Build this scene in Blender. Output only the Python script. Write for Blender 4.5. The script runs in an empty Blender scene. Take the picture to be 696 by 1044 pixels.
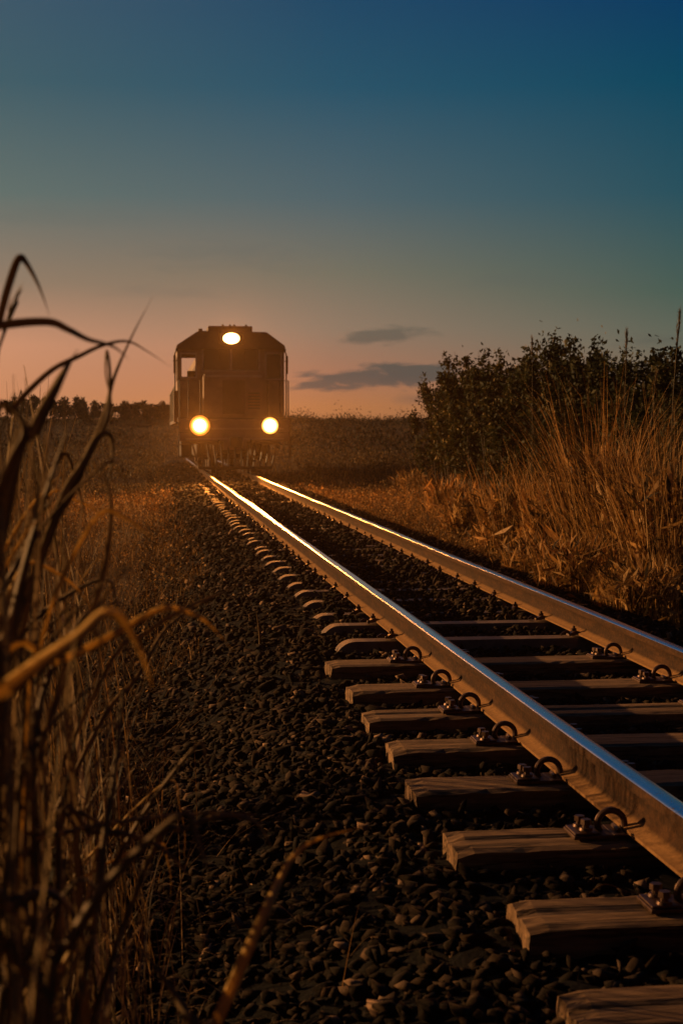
import bpy, bmesh, math, random
import numpy as np
from mathutils import Vector, Matrix
random.seed(7)
rng = np.random.default_rng(11)
R_ = math.radians
scene = bpy.context.scene
COL = scene.collection

# ------------------------------------------------------------------ camera
F = 1519.0; CX = 348.0; CY = 522.0; HZ = 442.0
CAMZ = 1.245
PITCH = math.atan((CY - HZ) / F)
cam_d = bpy.data.cameras.new('camera')
cam = bpy.data.objects.new('camera', cam_d); COL.objects.link(cam)
cam.location = (0, 0, CAMZ)
cam.rotation_euler = (math.pi / 2 - PITCH, 0, 0)
cam_d.sensor_fit = 'VERTICAL'; cam_d.sensor_height = 36.0
cam_d.lens = F / 1044.0 * 36.0
cam_d.clip_start = 0.05; cam_d.clip_end = 3000
cam_d.dof.use_dof = True; cam_d.dof.focus_distance = 7.5; cam_d.dof.aperture_fstop = 6.3
scene.camera = cam

# ------------------------------------------------------------------ light
SUN_EL, SUN_AZ = 13.5, -66.0          # azimuth measured from +Y, negative = to the left
SUN_STR = 5.0
sun_dir = Vector((math.sin(R_(SUN_AZ)) * math.cos(R_(SUN_EL)), math.cos(R_(SUN_AZ)) * math.cos(R_(SUN_EL)), math.sin(R_(SUN_EL))))
sl = bpy.data.lights.new('sun', 'SUN'); so = bpy.data.objects.new('sun', sl); COL.objects.link(so)
sl.energy = SUN_STR; sl.angle = R_(0.6); sl.color = (1.0, 0.54, 0.20)
so.rotation_euler = sun_dir.to_track_quat('Z', 'Y').to_euler()
so.location = (-20, 5, 12)
scene.view_settings.view_transform = 'Standard'
scene.view_settings.look = 'None'
scene.view_settings.exposure = 0.0
scene.view_settings.gamma = 1.0
scene.cycles.use_denoising = True
scene.cycles.max_bounces = 6; scene.cycles.volume_bounces = 0
scene.cycles.diffuse_bounces = 3; scene.cycles.glossy_bounces = 3
scene.cycles.transmission_bounces = 4; scene.cycles.transparent_max_bounces = 8
scene.cycles.sample_clamp_indirect = 4.0

def lin(h, a=1.0):
    h = h.lstrip('#'); out = []
    for i in (0, 2, 4):
        c = int(h[i:i + 2], 16) / 255
        out.append(c / 12.92 if c <= .04045 else ((c + .055) / 1.055) ** 2.4)
    return (*out, a)

class NT:
    """tiny node-tree writer"""
    def __init__(s, tree): s.t = tree; s.n = tree.nodes; s.l = tree.links
    def new(s, typ, **kw):
        n = s.n.new(typ)
        for k, v in kw.items():
            if hasattr(n, k): setattr(n, k, v)
        return n
    def link(s, a, b): s.l.new(a, b)
    def math(s, op, a, b=None, clamp=False):
        n = s.n.new('ShaderNodeMath'); n.operation = op; n.use_clamp = clamp
        for i, v in enumerate((a, b)):
            if v is None: continue
            if isinstance(v, (int, float)): n.inputs[i].default_value = v
            else: s.l.new(v, n.inputs[i])
        return n.outputs[0]
    def ramp(s, fac, stops, interp='LINEAR'):
        n = s.n.new('ShaderNodeValToRGB'); e = n.color_ramp.elements; n.color_ramp.interpolation = interp
        while len(e) < len(stops): e.new(0.5)
        for i, (p, c) in enumerate(stops):
            e[i].position = p; e[i].color = c if len(c) == 4 else (*c, 1)
        if fac is not None: s.l.new(fac, n.inputs[0])
        return n.outputs[0]
    def mix(s, fac, a, b, blend='MIX'):
        n = s.n.new('ShaderNodeMix'); n.data_type = 'RGBA'; n.blend_type = blend
        for idx, v in ((0, fac), (6, a), (7, b)):
            if isinstance(v, (int, float)): n.inputs[idx].default_value = v if idx == 0 else (v, v, v, 1)
            elif isinstance(v, tuple): n.inputs[idx].default_value = v if len(v) == 4 else (*v, 1)
            else: s.l.new(v, n.inputs[idx])
        return n.outputs[2]
    def noise(s, vec, scale, detail=4, rough=.55, dist=0, dim='3D'):
        n = s.n.new('ShaderNodeTexNoise'); n.noise_dimensions = dim
        n.inputs['Scale'].default_value = scale; n.inputs['Detail'].default_value = detail
        n.inputs['Roughness'].default_value = rough; n.inputs['Distortion'].default_value = dist
        if vec is not None: s.l.new(vec, n.inputs['Vector'])
        return n.outputs[0]

# world: dusk sky, blue above, orange low on the left where the sun is setting
world = bpy.data.worlds.new('World'); scene.world = world; world.use_nodes = True
W = NT(world.node_tree); W.n.clear()
tc = W.new('ShaderNodeTexCoord')
sep = W.new('ShaderNodeSeparateXYZ'); W.link(tc.outputs['Generated'], sep.inputs[0])
X, Y, Z = sep.outputs
el = W.math('MULTIPLY', W.math('ARCSINE', Z), 180 / math.pi)
az = W.math('MULTIPLY', W.math('ARCTAN2', X, Y), 180 / math.pi)
t = W.math('MULTIPLY', W.math('ADD', el, 2.0), 1 / 30.0, clamp=True)       # -2..28 deg
def e(d): return (d + 2) / 30
stL = [(0, lin('#c07a4e')), (e(1.0), lin('#cf8a5e')), (e(3.3), lin('#d09370')), (e(5.6), lin('#957e68')), (e(8.9), lin('#64726c')), (e(12.9), lin('#446069')), (e(16.4), lin('#42596a')), (1, lin('#2c4a68'))]
stC = [(0, lin('#a8663c')), (e(1.0), lin('#b87748')), (e(2.2), lin('#a8755a')), (e(4.0), lin('#8f7a66')), (e(6.1), lin('#747262')), (e(8.9), lin('#52666b')), (e(12.9), lin('#2f566a')), (e(16.4), lin('#2a4a66')), (1, lin('#1f4064'))]
stR = [(0, lin('#86583c')), (e(1.5), lin('#836a54')), (e(3.4), lin('#66695a')), (e(5.3), lin('#4c6055')), (e(8.9), lin('#30545f')), (e(12.9), lin('#174a60')), (e(16.4), lin('#143c62')), (1, lin('#12355c'))]
adj = lambda st: [(p_, tuple(max(0.0, v_ - d_ * min(1, max(0, p_ * 30 - 2) / 8)) for v_, d_ in zip(c_[:3], (.013, .007, .002)))) for p_, c_ in st]
stL, stC, stR = adj(stL), adj(stC), adj(stR)
cL, cC, cR = W.ramp(t, stL), W.ramp(t, stC), W.ramp(t, stR)
fl = W.math('MULTIPLY', W.math('MULTIPLY', az, -1 / 13.0), 1.0, clamp=True)
fr = W.math('MULTIPLY', W.math('MULTIPLY', az, 1 / 13.0), 1.0, clamp=True)
skyc = W.mix(fr, W.mix(fl, cC, cL), cR)
# brighter towards the sun, far out of frame
dotn = W.new('ShaderNodeVectorMath', operation='DOT_PRODUCT')
W.link(tc.outputs['Generated'], dotn.inputs[0])
dotn.inputs[1].default_value = (math.sin(R_(-60)), math.cos(R_(-60)), 0.05)
gl = W.math('POWER', W.math('MAXIMUM', dotn.outputs['Value'], 0.0), 14.0)
skyc = W.mix(W.math('MULTIPLY', gl, 0.75), skyc, (1.1, .46, .15))
# clouds: two long flat ones low beside the train and faint veils
mp = W.new('ShaderNodeCombineXYZ'); W.link(az, mp.inputs[0]); W.link(W.math('MULTIPLY', el, 4.0), mp.inputs[1])
n1 = W.noise(mp.outputs[0], .55, 6, .6, .3)
def cloud(azc, elc, wa, we, soft, lo=.0, tilt=0.0):
    da = W.math('DIVIDE', W.math('SUBTRACT', az, azc), wa)
    ec = W.math('SUBTRACT', W.math('SUBTRACT', el, elc), W.math('MULTIPLY', W.math('SUBTRACT', az, azc), tilt))
    de = W.math('DIVIDE', ec, we)
    r = W.math('SQRT', W.math('ADD', W.math('MULTIPLY', da, da), W.math('MULTIPLY', de, de)))
    v = W.math('SUBTRACT', W.math('ADD', 1.25, W.math('MULTIPLY', W.math('SUBTRACT', n1, .5), 3.4)), r)
    return W.math('MULTIPLY', v, soft, clamp=True)
def AZ(px): return math.degrees(math.atan((px - CX) / F))
def EL(py): return math.degrees(math.atan((HZ - py) / F))
c1 = cloud(AZ(372), EL(386), 2.7, .42, 1.7, tilt=.06)
c1b = cloud(AZ(418), EL(381), 1.6, .42, 2.0, tilt=.05)
c2 = cloud(AZ(395), EL(343), 1.5, .34, 1.3, tilt=.0)
c3 = cloud(AZ(235), EL(262), 3.5, .55, .5)
c4 = cloud(AZ(430), EL(408), 1.2, .16, .8)
c7 = cloud(AZ(60), EL(225), 3.5, .5, .5)
c8 = cloud(AZ(170), EL(300), 2.2, .22, .5)
c5 = cloud(AZ(545), EL(285), 3.0, .4, .35)
c6 = cloud(AZ(670), EL(350), 1.6, .25, .5)
def add(*a):
    r = a[0]
    for b in a[1:]: r = W.math('MAXIMUM', r, b)
    return r
cm = add(W.math('MULTIPLY', c1, .95), c1b, W.math('MULTIPLY', c2, .75), W.math('MULTIPLY', c3, .5), W.math('MULTIPLY', c4, .5), W.math('MULTIPLY', c5, .6), W.math('MULTIPLY', c6, .6), W.math('MULTIPLY', c7, .3), W.math('MULTIPLY', c8, .3))
cm = W.math('MULTIPLY', cm, .93)
ccol = W.ramp(t, [(e(1), lin('#7a5c4c')), (e(2.2), lin('#4f4f4b')), (e(4), lin('#57584f')), (e(7), lin('#5c6763'))])
skyc = W.mix(cm, skyc, ccol)
nish = W.new('ShaderNodeTexSky'); nish.sky_type = 'NISHITA'; nish.sun_disc = False
nish.sun_elevation = R_(SUN_EL); nish.sun_rotation = R_(SUN_AZ); nish.dust_density = 3
bgA = W.new('ShaderNodeBackground'); W.link(nish.outputs[0], bgA.inputs[0]); bgA.inputs[1].default_value = 0.0008
back = W.math('ADD', .22, W.math('MULTIPLY', W.math('MULTIPLY', W.math('ADD', Y, .35), .8, clamp=True), .78))
back = W.math('MULTIPLY', back, W.math('SUBTRACT', 1.0, W.math('MULTIPLY', W.math('SUBTRACT', Z, .35, clamp=True), .8)))
skyc = W.mix(1.0, skyc, back, 'MULTIPLY')
bgB = W.new('ShaderNodeBackground'); W.link(skyc, bgB.inputs[0]); bgB.inputs[1].default_value = 0.97
ad = W.new('ShaderNodeAddShader'); W.link(bgA.outputs[0], ad.inputs[0]); W.link(bgB.outputs[0], ad.inputs[1])
wo = W.new('ShaderNodeOutputWorld'); W.link(ad.outputs[0], wo.inputs[0])

# ------------------------------------------------------------------ coordinates
TH = math.atan(194 / F)
RV = Vector((math.cos(TH), math.sin(TH), 0)); DV = Vector((-math.sin(TH), math.cos(TH), 0))
U0 = 2.08; HALF = 0.565; RAILTOP = 0.165
def T(u, s, z=0.0): return RV * (U0 + u) + DV * s + Vector((0, 0, z))
def Tn(u, s, z):
    return np.stack([(U0 + u) * RV.x + s * DV.x, (U0 + u) * RV.y + s * DV.y, z], -1)
def toUS(x, y): return x * RV.x + y * RV.y - U0, x * DV.x + y * DV.y
cp, sp = math.cos(PITCH), math.sin(PITCH)
def P(px, py, d):
    a = (px - CX) / F; b = (CY - py) / F
    return Vector((a * d, (cp + b * sp) * d, CAMZ + (-sp + b * cp) * d))
def sstep(a, b, x):
    t_ = np.clip((x - a) / (b - a), 0, 1); return t_ * t_ * (3 - 2 * t_)
_pn = [(rng.uniform(0, 6.28), rng.uniform(0, 6.28), rng.uniform(-1, 1), rng.uniform(-1, 1)) for _ in range(8)]
def wob(x, y, f):
    r = 0
    for i, (a, b, c, d) in enumerate(_pn):
        k = f * (1 + .45 * i); r = r + np.sin(x * k * (1 + c * .3) + y * k * d + a) / (1 + .5 * i)
    return r / 3.0
def zt(u, s):
    """terrain height"""
    u = np.asarray(u, float); s = np.asarray(s, float)
    au = np.abs(u)
    z = -0.078 - 0.262 * sstep(1.25, 2.15, au)
    z = z + np.where(u < 0, .12 * sstep(2.4, 5, au), .16 * sstep(2.2, 4.5, au))
    z = z + 0.05 * wob(u, s, .9) * sstep(2.2, 3.5, au)
    far = sstep(62, 185, s) * 2.75 + sstep(22, 60, s) * .12
    far = far + .35 * wob(u * .12, s * .12, .6) * sstep(60, 120, s)
    far = far + .9 * sstep(-12, -45, -(-u)) * 0 + np.where(u < -6, .35 * sstep(6, 26, au) * sstep(30, 90, s), 0)
    return z + far

# ------------------------------------------------------------------ objects helpers
def tag(o, label=None, cat=None, group=None, kind=None):
    if label: o['label'] = label
    if cat: o['category'] = cat
    if group: o['group'] = group
    if kind: o['kind'] = kind
    return o
def link(name, me, mat, parent=None):
    o = bpy.data.objects.new(name, me); COL.objects.link(o)
    if mat is not None:
        for m in (mat if isinstance(mat, (list, tuple)) else [mat]): me.materials.append(m)
    if parent: o.parent = parent
    return o
def empty(name, loc=(0, 0, 0), rz=0.0):
    o = bpy.data.objects.new(name, None); COL.objects.link(o)
    o.location = loc; o.rotation_euler = (0, 0, rz); o.empty_display_size = .2
    return o
def np_mesh(name, v, quads=None, tris=None, smooth=False):
    me = bpy.data.meshes.new(name)
    v = np.ascontiguousarray(v, np.float32).reshape(-1, 3)
    loops = []; starts = []; n = 0; off = 0
    if quads is not None and len(quads):
        q = np.asarray(quads, np.int32).reshape(-1, 4); loops.append(q.ravel()); starts.append(np.arange(len(q)) * 4); off = len(q) * 4; n += len(q)
    if tris is not None and len(tris):
        t_ = np.asarray(tris, np.int32).reshape(-1, 3); loops.append(t_.ravel()); starts.append(off + np.arange(len(t_)) * 3); n += len(t_)
    L = np.concatenate(loops).astype(np.int32); S = np.concatenate(starts).astype(np.int32)
    me.vertices.add(len(v)); me.vertices.foreach_set('co', v.ravel())
    me.loops.add(len(L)); me.loops.foreach_set('vertex_index', L)
    me.polygons.add(n); me.polygons.foreach_set('loop_start', S)
    me.update(calc_edges=True); me.validate()
    if smooth: me.polygons.foreach_set('use_smooth', np.ones(n, bool))
    return me
class MB:
    """collects shapes into one bmesh"""
    def __init__(s): s.bm = bmesh.new()
    def box(s, x0, x1, y0, y1, z0, z1, bev=0.0, M=None):
        b = bmesh.new(); bmesh.ops.create_cube(b, size=1)
        for v in b.verts:
            v.co = Vector(((x0 + x1) / 2 + v.co.x * (x1 - x0), (y0 + y1) / 2 + v.co.y * (y1 - y0), (z0 + z1) / 2 + v.co.z * (z1 - z0)))
        if bev: bmesh.ops.bevel(b, geom=b.edges[:], offset=bev, segments=2, affect='EDGES', profile=.6)
        s._add(b, M); return s
    def _add(s, b, M=None):
        if M is not None: bmesh.ops.transform(b, matrix=M, verts=b.verts[:])
        bmesh.ops.recalc_face_normals(b, faces=b.faces[:])
        me = bpy.data.meshes.new('t'); b.to_mesh(me); b.free(); s.bm.from_mesh(me); bpy.data.meshes.remove(me)
    def cyl(s, p0, p1, r0, r1=None, n=12, caps=True):
        p0, p1 = Vector(p0), Vector(p1); r1 = r0 if r1 is None else r1
        b = bmesh.new(); L = (p1 - p0).length
        bmesh.ops.create_cone(b, cap_ends=caps, segments=n, radius1=r0, radius2=r1, depth=L)
        M = Matrix.Translation((p0 + p1) / 2) @ (p1 - p0).to_track_quat('Z', 'Y').to_matrix().to_4x4()
        s._add(b, M); return s
    def tube(s, pts, r, n=8):
        pts = [Vector(p) for p in pts]; rs = r if isinstance(r, (list, tuple)) else [r] * len(pts)
        b = bmesh.new(); rings = []; ref = Vector((.13, .97, .21)).normalized()
        for i, p in enumerate(pts):
            d = (pts[min(i + 1, len(pts) - 1)] - pts[max(i - 1, 0)]).normalized()
            a = d.cross(ref); a = a.normalized() if a.length > 1e-4 else d.orthogonal().normalized()
            c = d.cross(a)
            rings.append([b.verts.new(p + (a * math.cos(2 * math.pi * k / n) + c * math.sin(2 * math.pi * k / n)) * rs[i]) for k in range(n)])
        for A, B in zip(rings, rings[1:]):
            for k in range(n): b.faces.new((A[k], A[(k + 1) % n], B[(k + 1) % n], B[k]))
        b.faces.new(rings[0][::-1]); b.faces.new(rings[-1])
        s._add(b); return s
    def prism(s, pts, axis, a0, a1, bev=0.0):
        """extrude a 2D outline: axis 'y' -> pts are (x,z), 'x' -> (y,z), 'z' -> (x,y)"""
        b = bmesh.new()
        def mk(p, a): return {'y': (p[0], a, p[1]), 'x': (a, p[0], p[1]), 'z': (p[0], p[1], a)}[axis]
        A = [b.verts.new(mk(p, a0)) for p in pts]; B = [b.verts.new(mk(p, a1)) for p in pts]
        n = len(pts); b.faces.new(A); b.faces.new(B[::-1])
        for i in range(n): b.faces.new((A[i], B[i], B[(i + 1) % n], A[(i + 1) % n]))
        if bev: bmesh.ops.bevel(b, geom=b.edges[:], offset=bev, segments=2, affect='EDGES')
        s._add(b); return s
    def mesh(s, name, smooth=False, ang=None):
        me = bpy.data.meshes.new(name); s.bm.to_mesh(me); s.bm.free()
        if smooth:
            me.polygons.foreach_set('use_smooth', np.ones(len(me.polygons), bool))
            me.set_sharp_from_angle(angle=ang or R_(35))
        return me
    def build(s, name, mat, parent=None, smooth=False): return link(name, s.mesh(name, smooth), mat, parent)

# ------------------------------------------------------------------ materials
def material(name, rough=.7, metal=0.0):
    m = bpy.data.materials.new(name); m.use_nodes = True
    nt = NT(m.node_tree); b = nt.n['Principled BSDF']
    b.inputs['Roughness'].default_value = rough; b.inputs['Metallic'].default_value = metal
    return m, nt, b
def set_bump(nt, b, height, strength=.5, dist=.01):
    n = nt.new('ShaderNodeBump'); n.inputs['Strength'].default_value = strength; n.inputs['Distance'].default_value = dist
    nt.link(height, n.inputs['Height']); nt.link(n.outputs[0], b.inputs['Normal'])
def objco(nt): return nt.new('ShaderNodeTexCoord').outputs['Object']
def geo_pos(nt): return nt.new('ShaderNodeNewGeometry').outputs['Position']
def simple(name, c1, c2, scale=8, rough=.7, metal=0.0, bump=.3, bdist=.005, detail=6, spec=.5, stretch=None):
    m, nt, b = material(name, rough, metal)
    co = objco(nt)
    if stretch:
        mpn = nt.new('ShaderNodeMapping'); nt.link(co, mpn.inputs[0]); mpn.inputs['Scale'].default_value = stretch; co = mpn.outputs[0]
    n = nt.noise(co, scale, detail, .65)
    nt.link(nt.ramp(n, [(.3, c1), (.7, c2)]), b.inputs['Base Color'])
    n2 = nt.noise(co, scale * 5, 4, .6)
    nt.link(nt.math('ADD', rough - .12, nt.math('MULTIPLY', n2, .25)), b.inputs['Roughness'])
    b.inputs['Specular IOR Level'].default_value = spec
    if bump: set_bump(nt, b, n2, bump, bdist)
    return m

def leaf_mat(name, stops, trans=.35, rough=.6):
    m = bpy.data.materials.new(name); m.use_nodes = True; nt = NT(m.node_tree)
    b = nt.n['Principled BSDF']; out = nt.n['Material Output']
    g = nt.new('ShaderNodeNewGeometry')
    col = nt.ramp(g.outputs['Random Per Island'], stops)
    n = nt.noise(g.outputs['Position'], 18, 3, .6)
    col = nt.mix(.55, col, nt.ramp(n, [(.3, (.35, .32, .3)), (.7, (1, 1, 1))]), 'MULTIPLY')
    nt.link(col, b.inputs['Base Color']); b.inputs['Roughness'].default_value = rough
    b.inputs['Specular IOR Level'].default_value = .18
    tr = nt.new('ShaderNodeBsdfTranslucent'); nt.link(col, tr.inputs[0])
    mx = nt.new('ShaderNodeMixShader'); mx.inputs[0].default_value = trans
    nt.link(b.outputs[0], mx.inputs[1]); nt.link(tr.outputs[0], mx.inputs[2]); nt.link(mx.outputs[0], out.inputs[0])
    return m
M = {}
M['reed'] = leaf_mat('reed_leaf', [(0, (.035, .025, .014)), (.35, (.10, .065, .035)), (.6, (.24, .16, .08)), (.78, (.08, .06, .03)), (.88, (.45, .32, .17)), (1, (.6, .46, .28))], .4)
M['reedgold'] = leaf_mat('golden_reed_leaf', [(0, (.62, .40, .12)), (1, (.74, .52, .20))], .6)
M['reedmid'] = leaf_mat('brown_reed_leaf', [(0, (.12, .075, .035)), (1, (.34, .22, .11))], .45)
M['dry'] = leaf_mat('dry_grass', [(0, (.035, .022, .010)), (.45, (.09, .05, .02)), (.75, (.22, .115, .035)), (.9, (.46, .25, .08)), (1, (.66, .42, .19))], .4)
M['gold'] = leaf_mat('golden_grass', [(0, (.025, .018, .008)), (.3, (.08, .042, .015)), (.5, (.30, .15, .04)), (.75, (.62, .32, .09)), (1, (.80, .50, .22))], .4)
M['dull'] = leaf_mat('dull_grass', [(0, (.02, .015, .007)), (.45, (.06, .036, .014)), (.8, (.16, .09, .03)), (1, (.36, .21, .08))], .35)
M['leaf'] = leaf_mat('shrub_leaf', [(0, (.012, .018, .007)), (.6, (.036, .040, .014)), (1, (.10, .085, .03))], .25, .7)
M['leafdark'] = leaf_mat('tree_leaf', [(0, (.008, .010, .005)), (.8, (.022, .020, .010)), (1, (.05, .035, .014))], .12, .8)
M['bark'] = simple('bark', (.03, .02, .012), (.09, .06, .035), 14, .9)

# ground
m, nt, b = material('soil', .95); co = geo_pos(nt)
n = nt.noise(co, 1.3, 8, .65); n2 = nt.noise(co, 24, 5, .7)
nt.link(nt.mix(.5, nt.ramp(n, [(.3, (.018, .011, .005)), (.7, (.06, .033, .012))]), nt.ramp(n2, [(.3, (.015, .009, .004)), (.7, (.07, .04, .015))])), b.inputs['Base Color'])
set_bump(nt, b, n2, .8, .04); b.inputs['Specular IOR Level'].default_value = .1; M['soil'] = m
m, nt, b = material('ballast_dust', .95); co = geo_pos(nt)
n2 = nt.noise(co, 45, 6, .75)
nt.link(nt.ramp(n2, [(.3, (.006, .005, .004)), (.7, (.022, .017, .014))]), b.inputs['Base Color'])
set_bump(nt, b, n2, 1.0, .03); b.inputs['Specular IOR Level'].default_value = .1; M['bed'] = m
# crushed stone
m, nt, b = material('crushed_stone', .75)
g = nt.new('ShaderNodeNewGeometry')
col = nt.ramp(g.outputs['Random Per Island'], [(0, (.009, .006, .004)), (.5, (.022, .0135, .008)), (.82, (.044, .026, .015)), (.95, (.09, .055, .034)), (1, (.32, .19, .11))])
n = nt.noise(g.outputs['Position'], 70, 4, .6)
nt.link(nt.mix(.6, col, nt.ramp(n, [(.3, (.4, .4, .4)), (.7, (1, 1, 1))]), 'MULTIPLY'), b.inputs['Base Color'])
set_bump(nt, b, n, .5, .006); b.inputs['Specular IOR Level'].default_value = .08; b.inputs['Roughness'].default_value = .9; M['stone'] = m

# rusty rail flank and polished running surface
m, nt, b = material('rail_rust', .9, 0); b.inputs['Specular IOR Level'].default_value = .15; co = objco(nt)
mp_ = nt.new('ShaderNodeMapping'); nt.link(co, mp_.inputs[0]); mp_.inputs['Scale'].default_value = (6, 1.2, 6)
n = nt.noise(mp_.outputs[0], 3, 8, .7, .2); n2 = nt.noise(co, 55, 6, .7)
c = nt.mix(.55, nt.ramp(n, [(.3, (.016, .008, .004)), (.5, (.05, .022, .008)), (.7, (.12, .050, .016))]), nt.ramp(n2, [(.4, (.014, .007, .004)), (.6, (.055, .023, .008)), (.72, (.14, .06, .02))]))
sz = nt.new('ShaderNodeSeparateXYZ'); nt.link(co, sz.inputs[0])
foot = nt.ramp(sz.outputs[2], [(.020, (1, 1, 1)), (.034, (0, 0, 0))])          # dust on foot and fillet, lightened to paint in their sun-caught line
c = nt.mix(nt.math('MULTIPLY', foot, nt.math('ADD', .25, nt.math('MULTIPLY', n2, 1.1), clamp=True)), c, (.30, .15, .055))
nt.link(c, b.inputs['Base Color']); set_bump(nt, b, n2, .7, .005); M['rust'] = m
m, nt, b = material('rail_polished', .2, 1.0); co = objco(nt)
mp_ = nt.new('ShaderNodeMapping'); nt.link(co, mp_.inputs[0]); mp_.inputs['Scale'].default_value = (60, 1.4, 1)
n = nt.noise(mp_.outputs[0], 4, 6, .65); n3 = nt.noise(co, 30, 6, .75)
dirt = nt.ramp(n3, [(.60, (0, 0, 0)), (.68, (1, 1, 1))])
nt.link(nt.mix(dirt, nt.ramp(n, [(.3, (.84, .83, .82)), (.7, (.96, .95, .94))]), (.20, .13, .09)), b.inputs['Base Color'])
rr = nt.math('ADD', .12, nt.math('MULTIPLY', n, .16)); nt.link(nt.math('ADD', rr, nt.math('MULTIPLY', dirt, .25)), b.inputs['Roughness'])
set_bump(nt, b, n, .15, .0008); M['polish'] = m
# timber
m, nt, b = material('sleeper_timber', .85); co = objco(nt)
oi = nt.new('ShaderNodeObjectInfo')
va = nt.new('ShaderNodeVectorMath'); va.operation = 'ADD'; nt.link(co, va.inputs[0])
cb = nt.new('ShaderNodeCombineXYZ')
for i in range(3): nt.link(nt.math('MULTIPLY', oi.outputs['Random'], 37.0 + i * 11), cb.inputs[i])
nt.link(cb.outputs[0], va.inputs[1])
mp_ = nt.new('ShaderNodeMapping'); nt.link(va.outputs[0], mp_.inputs[0]); mp_.inputs['Scale'].default_value = (1.0, 16, 12)
n = nt.noise(mp_.outputs[0], 2.2, 9, .75, .08)
n2 = nt.noise(va.outputs[0], 5, 6, .7)
crack = nt.ramp(nt.noise(mp_.outputs[0], .7, 5, .6, .1), [(.47, (1, 1, 1)), (.49, (.08, .08, .08)), (.51, (1, 1, 1))])
c = nt.ramp(n, [(.3, (.06, .032, .015)), (.5, (.23, .125, .058)), (.7, (.46, .265, .125))])
c = nt.mix(.6, c, nt.ramp(n2, [(.3, (.35, .32, .3)), (.7, (1, 1, 1))]), 'MULTIPLY')
c = nt.mix(.8, c, crack, 'MULTIPLY')
nt.link(c, b.inputs['Base Color'])
set_bump(nt, b, nt.math('MULTIPLY', n, crack), 1.0, .006); b.inputs['Specular IOR Level'].default_value = .3; M['timber'] = m
M['steel_slp'] = simple('sleeper_steel', (.09, .05, .028), (.22, .13, .075), 9, .65, .2, .5, .003)
M['iron'] = simple('rusty_iron', (.035, .018, .012), (.13, .06, .032), 40, .45, .55, .4, .001)
# locomotive
M['paint'] = simple('loco_paint', (.22, .15, .11), (.42, .29, .20), 3, .5, .0, .15, .002)
M['paint2'] = simple('loco_roof_paint', (.08, .055, .045), (.15, .10, .08), 3, .6, .0, .15, .002)
M['pale'] = simple('loco_stripe_paint', (.45, .38, .30), (.62, .54, .44), 4, .5)
M['black'] = simple('black_metal', (.012, .011, .011), (.03, .026, .024), 12, .55, .4, .2, .001)
M['wheel'] = simple('wheel_steel', (.05, .04, .035), (.12, .10, .09), 8, .4, .8, .1, .001)
m, nt, b = material('window_glass', .08); b.inputs['Base Color'].default_value = (.02, .022, .025, 1); b.inputs['Specular IOR Level'].default_value = .6
M['glass'] = m
m, nt, b = material('clear_glass', .02); b.inputs['Transmission Weight'].default_value = 1; b.inputs['IOR'].default_value = 1.02; b.inputs['Base Color'].default_value = (.95, .95, .95, 1)
M['clear'] = m
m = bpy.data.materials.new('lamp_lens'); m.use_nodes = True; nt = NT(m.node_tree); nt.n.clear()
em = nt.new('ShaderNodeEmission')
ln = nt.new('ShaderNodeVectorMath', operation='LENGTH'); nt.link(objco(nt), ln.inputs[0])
# hot bulb in the middle, the lamp's orange glow painted into the rim (lens radius about .15 to .27)
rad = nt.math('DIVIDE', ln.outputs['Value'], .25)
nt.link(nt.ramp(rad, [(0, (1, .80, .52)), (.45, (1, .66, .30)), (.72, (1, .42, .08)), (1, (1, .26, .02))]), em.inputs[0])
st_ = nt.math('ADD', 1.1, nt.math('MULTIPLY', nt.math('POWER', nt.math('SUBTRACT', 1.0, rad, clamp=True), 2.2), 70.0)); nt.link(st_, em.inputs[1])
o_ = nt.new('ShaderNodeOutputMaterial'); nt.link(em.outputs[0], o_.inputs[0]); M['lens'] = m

# ================================================================== THE SETTING
def axis(vals): return np.array(sorted(set(np.round(vals, 4))))
us = axis(list(np.arange(-6, 6.01, .3)) + [s_ * v for s_ in (-1, 1) for v in (7, 8, 10, 12, 15, 19, 24, 30, 38, 48, 60, 75, 95, 120, 150, 190, 240)])
ss = axis(list(np.arange(-6, 30, .5)) + list(np.arange(30, 80, 1.5)) + list(np.arange(80, 300, 4)))
UU, SS = np.meshgrid(us, ss, indexing='ij')
ZZ = zt(UU, SS) - .07 * (1 - sstep(1.5, 2.0, np.abs(UU))) * (SS < 70)
V = Tn(UU.ravel(), SS.ravel(), ZZ.ravel())
nu, ns = len(us), len(ss)
idx = np.arange(nu * ns).reshape(nu, ns)
Q = np.stack([idx[:-1, :-1], idx[1:, :-1], idx[1:, 1:], idx[:-1, 1:]], -1).reshape(-1, 4)
tag(link('ground', np_mesh('ground', V, Q, smooth=True), M['soil']), 'dusty brown ground rising to a low hill behind the train', 'ground', kind='structure')

us = np.arange(-2.15, 2.151, .07); ss = np.concatenate([np.arange(.5, 14, .08), np.arange(14, 66, .3)])
UU, SS = np.meshgrid(us, ss, indexing='ij')
ZZ = zt(UU, SS) + rng.normal(0, .008, UU.shape)
ZZ = ZZ + .025 * sstep(8.8, 10.5, SS) * (1 - sstep(1.1, 1.35, np.abs(UU)))
ZZ = np.where(np.abs(UU) > 2.1, ZZ - .12, ZZ)
V = Tn(UU.ravel(), SS.ravel(), ZZ.ravel()); nu, ns = UU.shape; idx = np.arange(nu * ns).reshape(nu, ns)
Q = np.stack([idx[:-1, :-1], idx[1:, :-1], idx[1:, 1:], idx[:-1, 1:]], -1).reshape(-1, 4)
tag(link('ballast_bed', np_mesh('ballast_bed', V, Q, smooth=True), M['bed']), 'dark gravel embankment under the railway track', 'ballast bed', kind='structure')

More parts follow.
